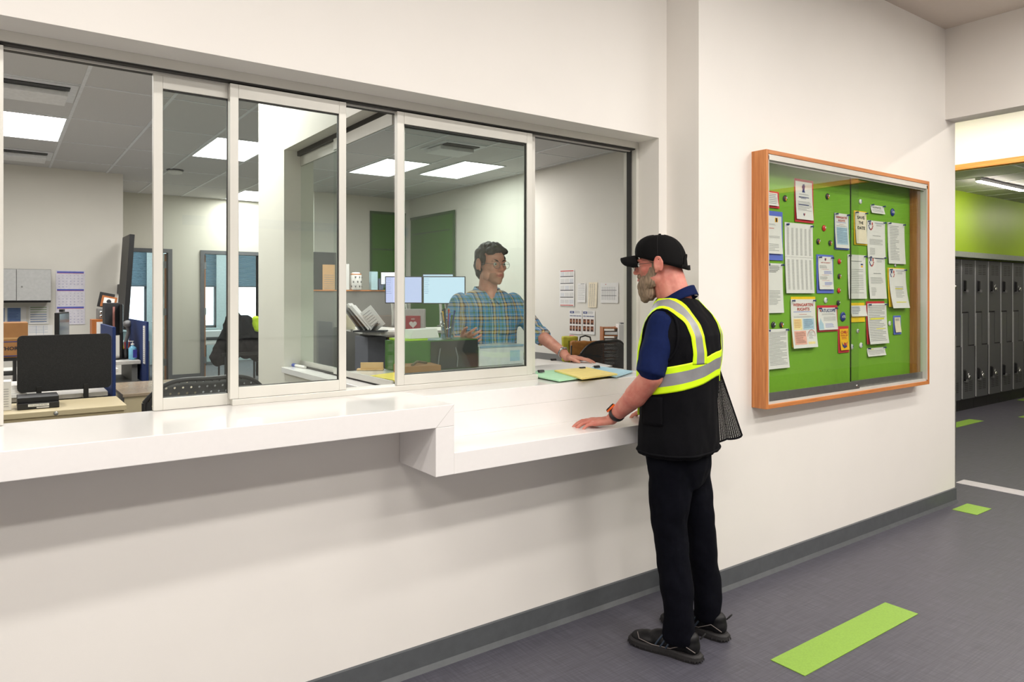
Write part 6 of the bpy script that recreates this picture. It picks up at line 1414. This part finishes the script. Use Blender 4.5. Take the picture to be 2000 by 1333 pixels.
c = atd(1222, 690, 7.2); t = thing('storage_box', 'tall white box next to the brown paper sorter', 'box', (c.x, c.y, .80)); cc = Vector((c.x, c.y, 0)); MB().obox(cc+CU*1.015, (.17, .2, .428), R_, M_paper).build('box_body', t, bevel=.004)
t = thing('desk_phone', 'dark handset standing on the tall white box', 'phone', cc+CU*1.23); MB().obox(cc+CU*1.237+CR*-.01, (.09, .1, .012), R_, M_grey).build('phone_cradle', t); MB().tube([cc+CU*1.24+CR*.02, cc+CU*1.30+CR*.03, cc+CU*1.37+CR*.018], [.014, .010, .014], M_black, 10).build('handset', t)
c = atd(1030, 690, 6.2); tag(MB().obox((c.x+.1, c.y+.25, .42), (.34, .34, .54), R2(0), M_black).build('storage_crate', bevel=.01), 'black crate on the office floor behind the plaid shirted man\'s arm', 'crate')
# notices on the right wall
XW = 5.526
M_face = mat('portrait_brown', (150, 96, 66), rough=.7); M_dk = mat('portrait_dark', (60, 44, 38), rough=.7)
def d_plan(s, mb):
    s.rect(mb, .06, .94, .02, .045, M_redink); s.rect(mb, .06, .94, .965, .985, M_redink)
    for k in range(5):
        s.rect(mb, .06, .94, .185+.19*k-.01, .19+.19*k+.005, M_ink) if k < 4 else None
        for c in range(3): s.table(mb, .08+.3*c, .34+.3*c, .06+.19*k, .17+.19*k, 5, 5, M_inkg if (k+c) % 3 else M_tb)
def d_photos(nc):
    def f(s, mb):
        s.rect(mb, .06, .38, .04, .13, M_navy); s.rect(mb, .14, .2, .065, .105, M_paper, 2); s.rect(mb, .24, .3, .065, .105, M_paper, 2); s.lines(mb, .42, .85, .03, .14, 4, M_inkg)
        s.text(mb, 'WELCOME ABOARD', .5, .26, s.h*.05, M_navy, width=s.w*.9, bold=.02)
        for r in range(2):
            for c in range(nc):
                x = .05+.92*c/nc; w = .92/nc*.80; y = .36+.29*r; s.rect(mb, x, x+w, y, y+.22, M_face); s.rect(mb, x+w*.2, x+w*.8, y+.14, y+.22, M_dk, 2); s.rect(mb, x+w*.25, x+w*.75, y+.01, y+.06, M_dk, 2)
    return f
ws = wall_sheet
ws(1093, 528, 1122, 598, 'x', XW, 'tall year planner poster with red header on the right wall', 'poster', d_plan, name='wall_poster')
ws(1128, 554, 1144, 591, 'x', XW, 'narrow white sheet right of the year planner', 'paper', lambda s, mb: (s.rect(mb, .4, .85, .02, .04, M_ink), s.lines(mb, .1, .9, .1, .9, 9, M_inkg, .15)))
ws(1150, 552, 1167, 601, 'x', XW, 'narrow leaning sheet with dotted columns on the right wall', 'paper', lambda s, mb: (s.table(mb, .1, .8, .06, .96, 22, 3, M_inkg)), M_cream, skew=-.04)
ws(1173, 553, 1208, 592, 'x', XW, 'wide schedule sheet with curled corner on the right wall', 'paper', lambda s, mb: (s.table(mb, .06, .85, .2, .85, 12, 8, M_inkg), s.rect(mb, .06, .9, .37, .39, M_ink), s.rect(mb, .06, .9, .63, .65, M_ink), s.rect(mb, .28, .32, .06, .1, M_redink)))
ws(1112, 606, 1137, 652, 'x', XW, 'left welcome sheet with eight portrait photos', 'poster', d_photos(4), name='photo_sheet')
ws(1138, 607, 1162, 653, 'x', XW, 'right welcome sheet with six portrait photos', 'poster', d_photos(3), name='photo_sheet')
ws(1112, 655, 1122, 666, 'x', XW, 'pink sticky note below the left welcome sheet', 'note', None, mat('pink_note', (240, 130, 150)), name='sticky_note', curl=.02)
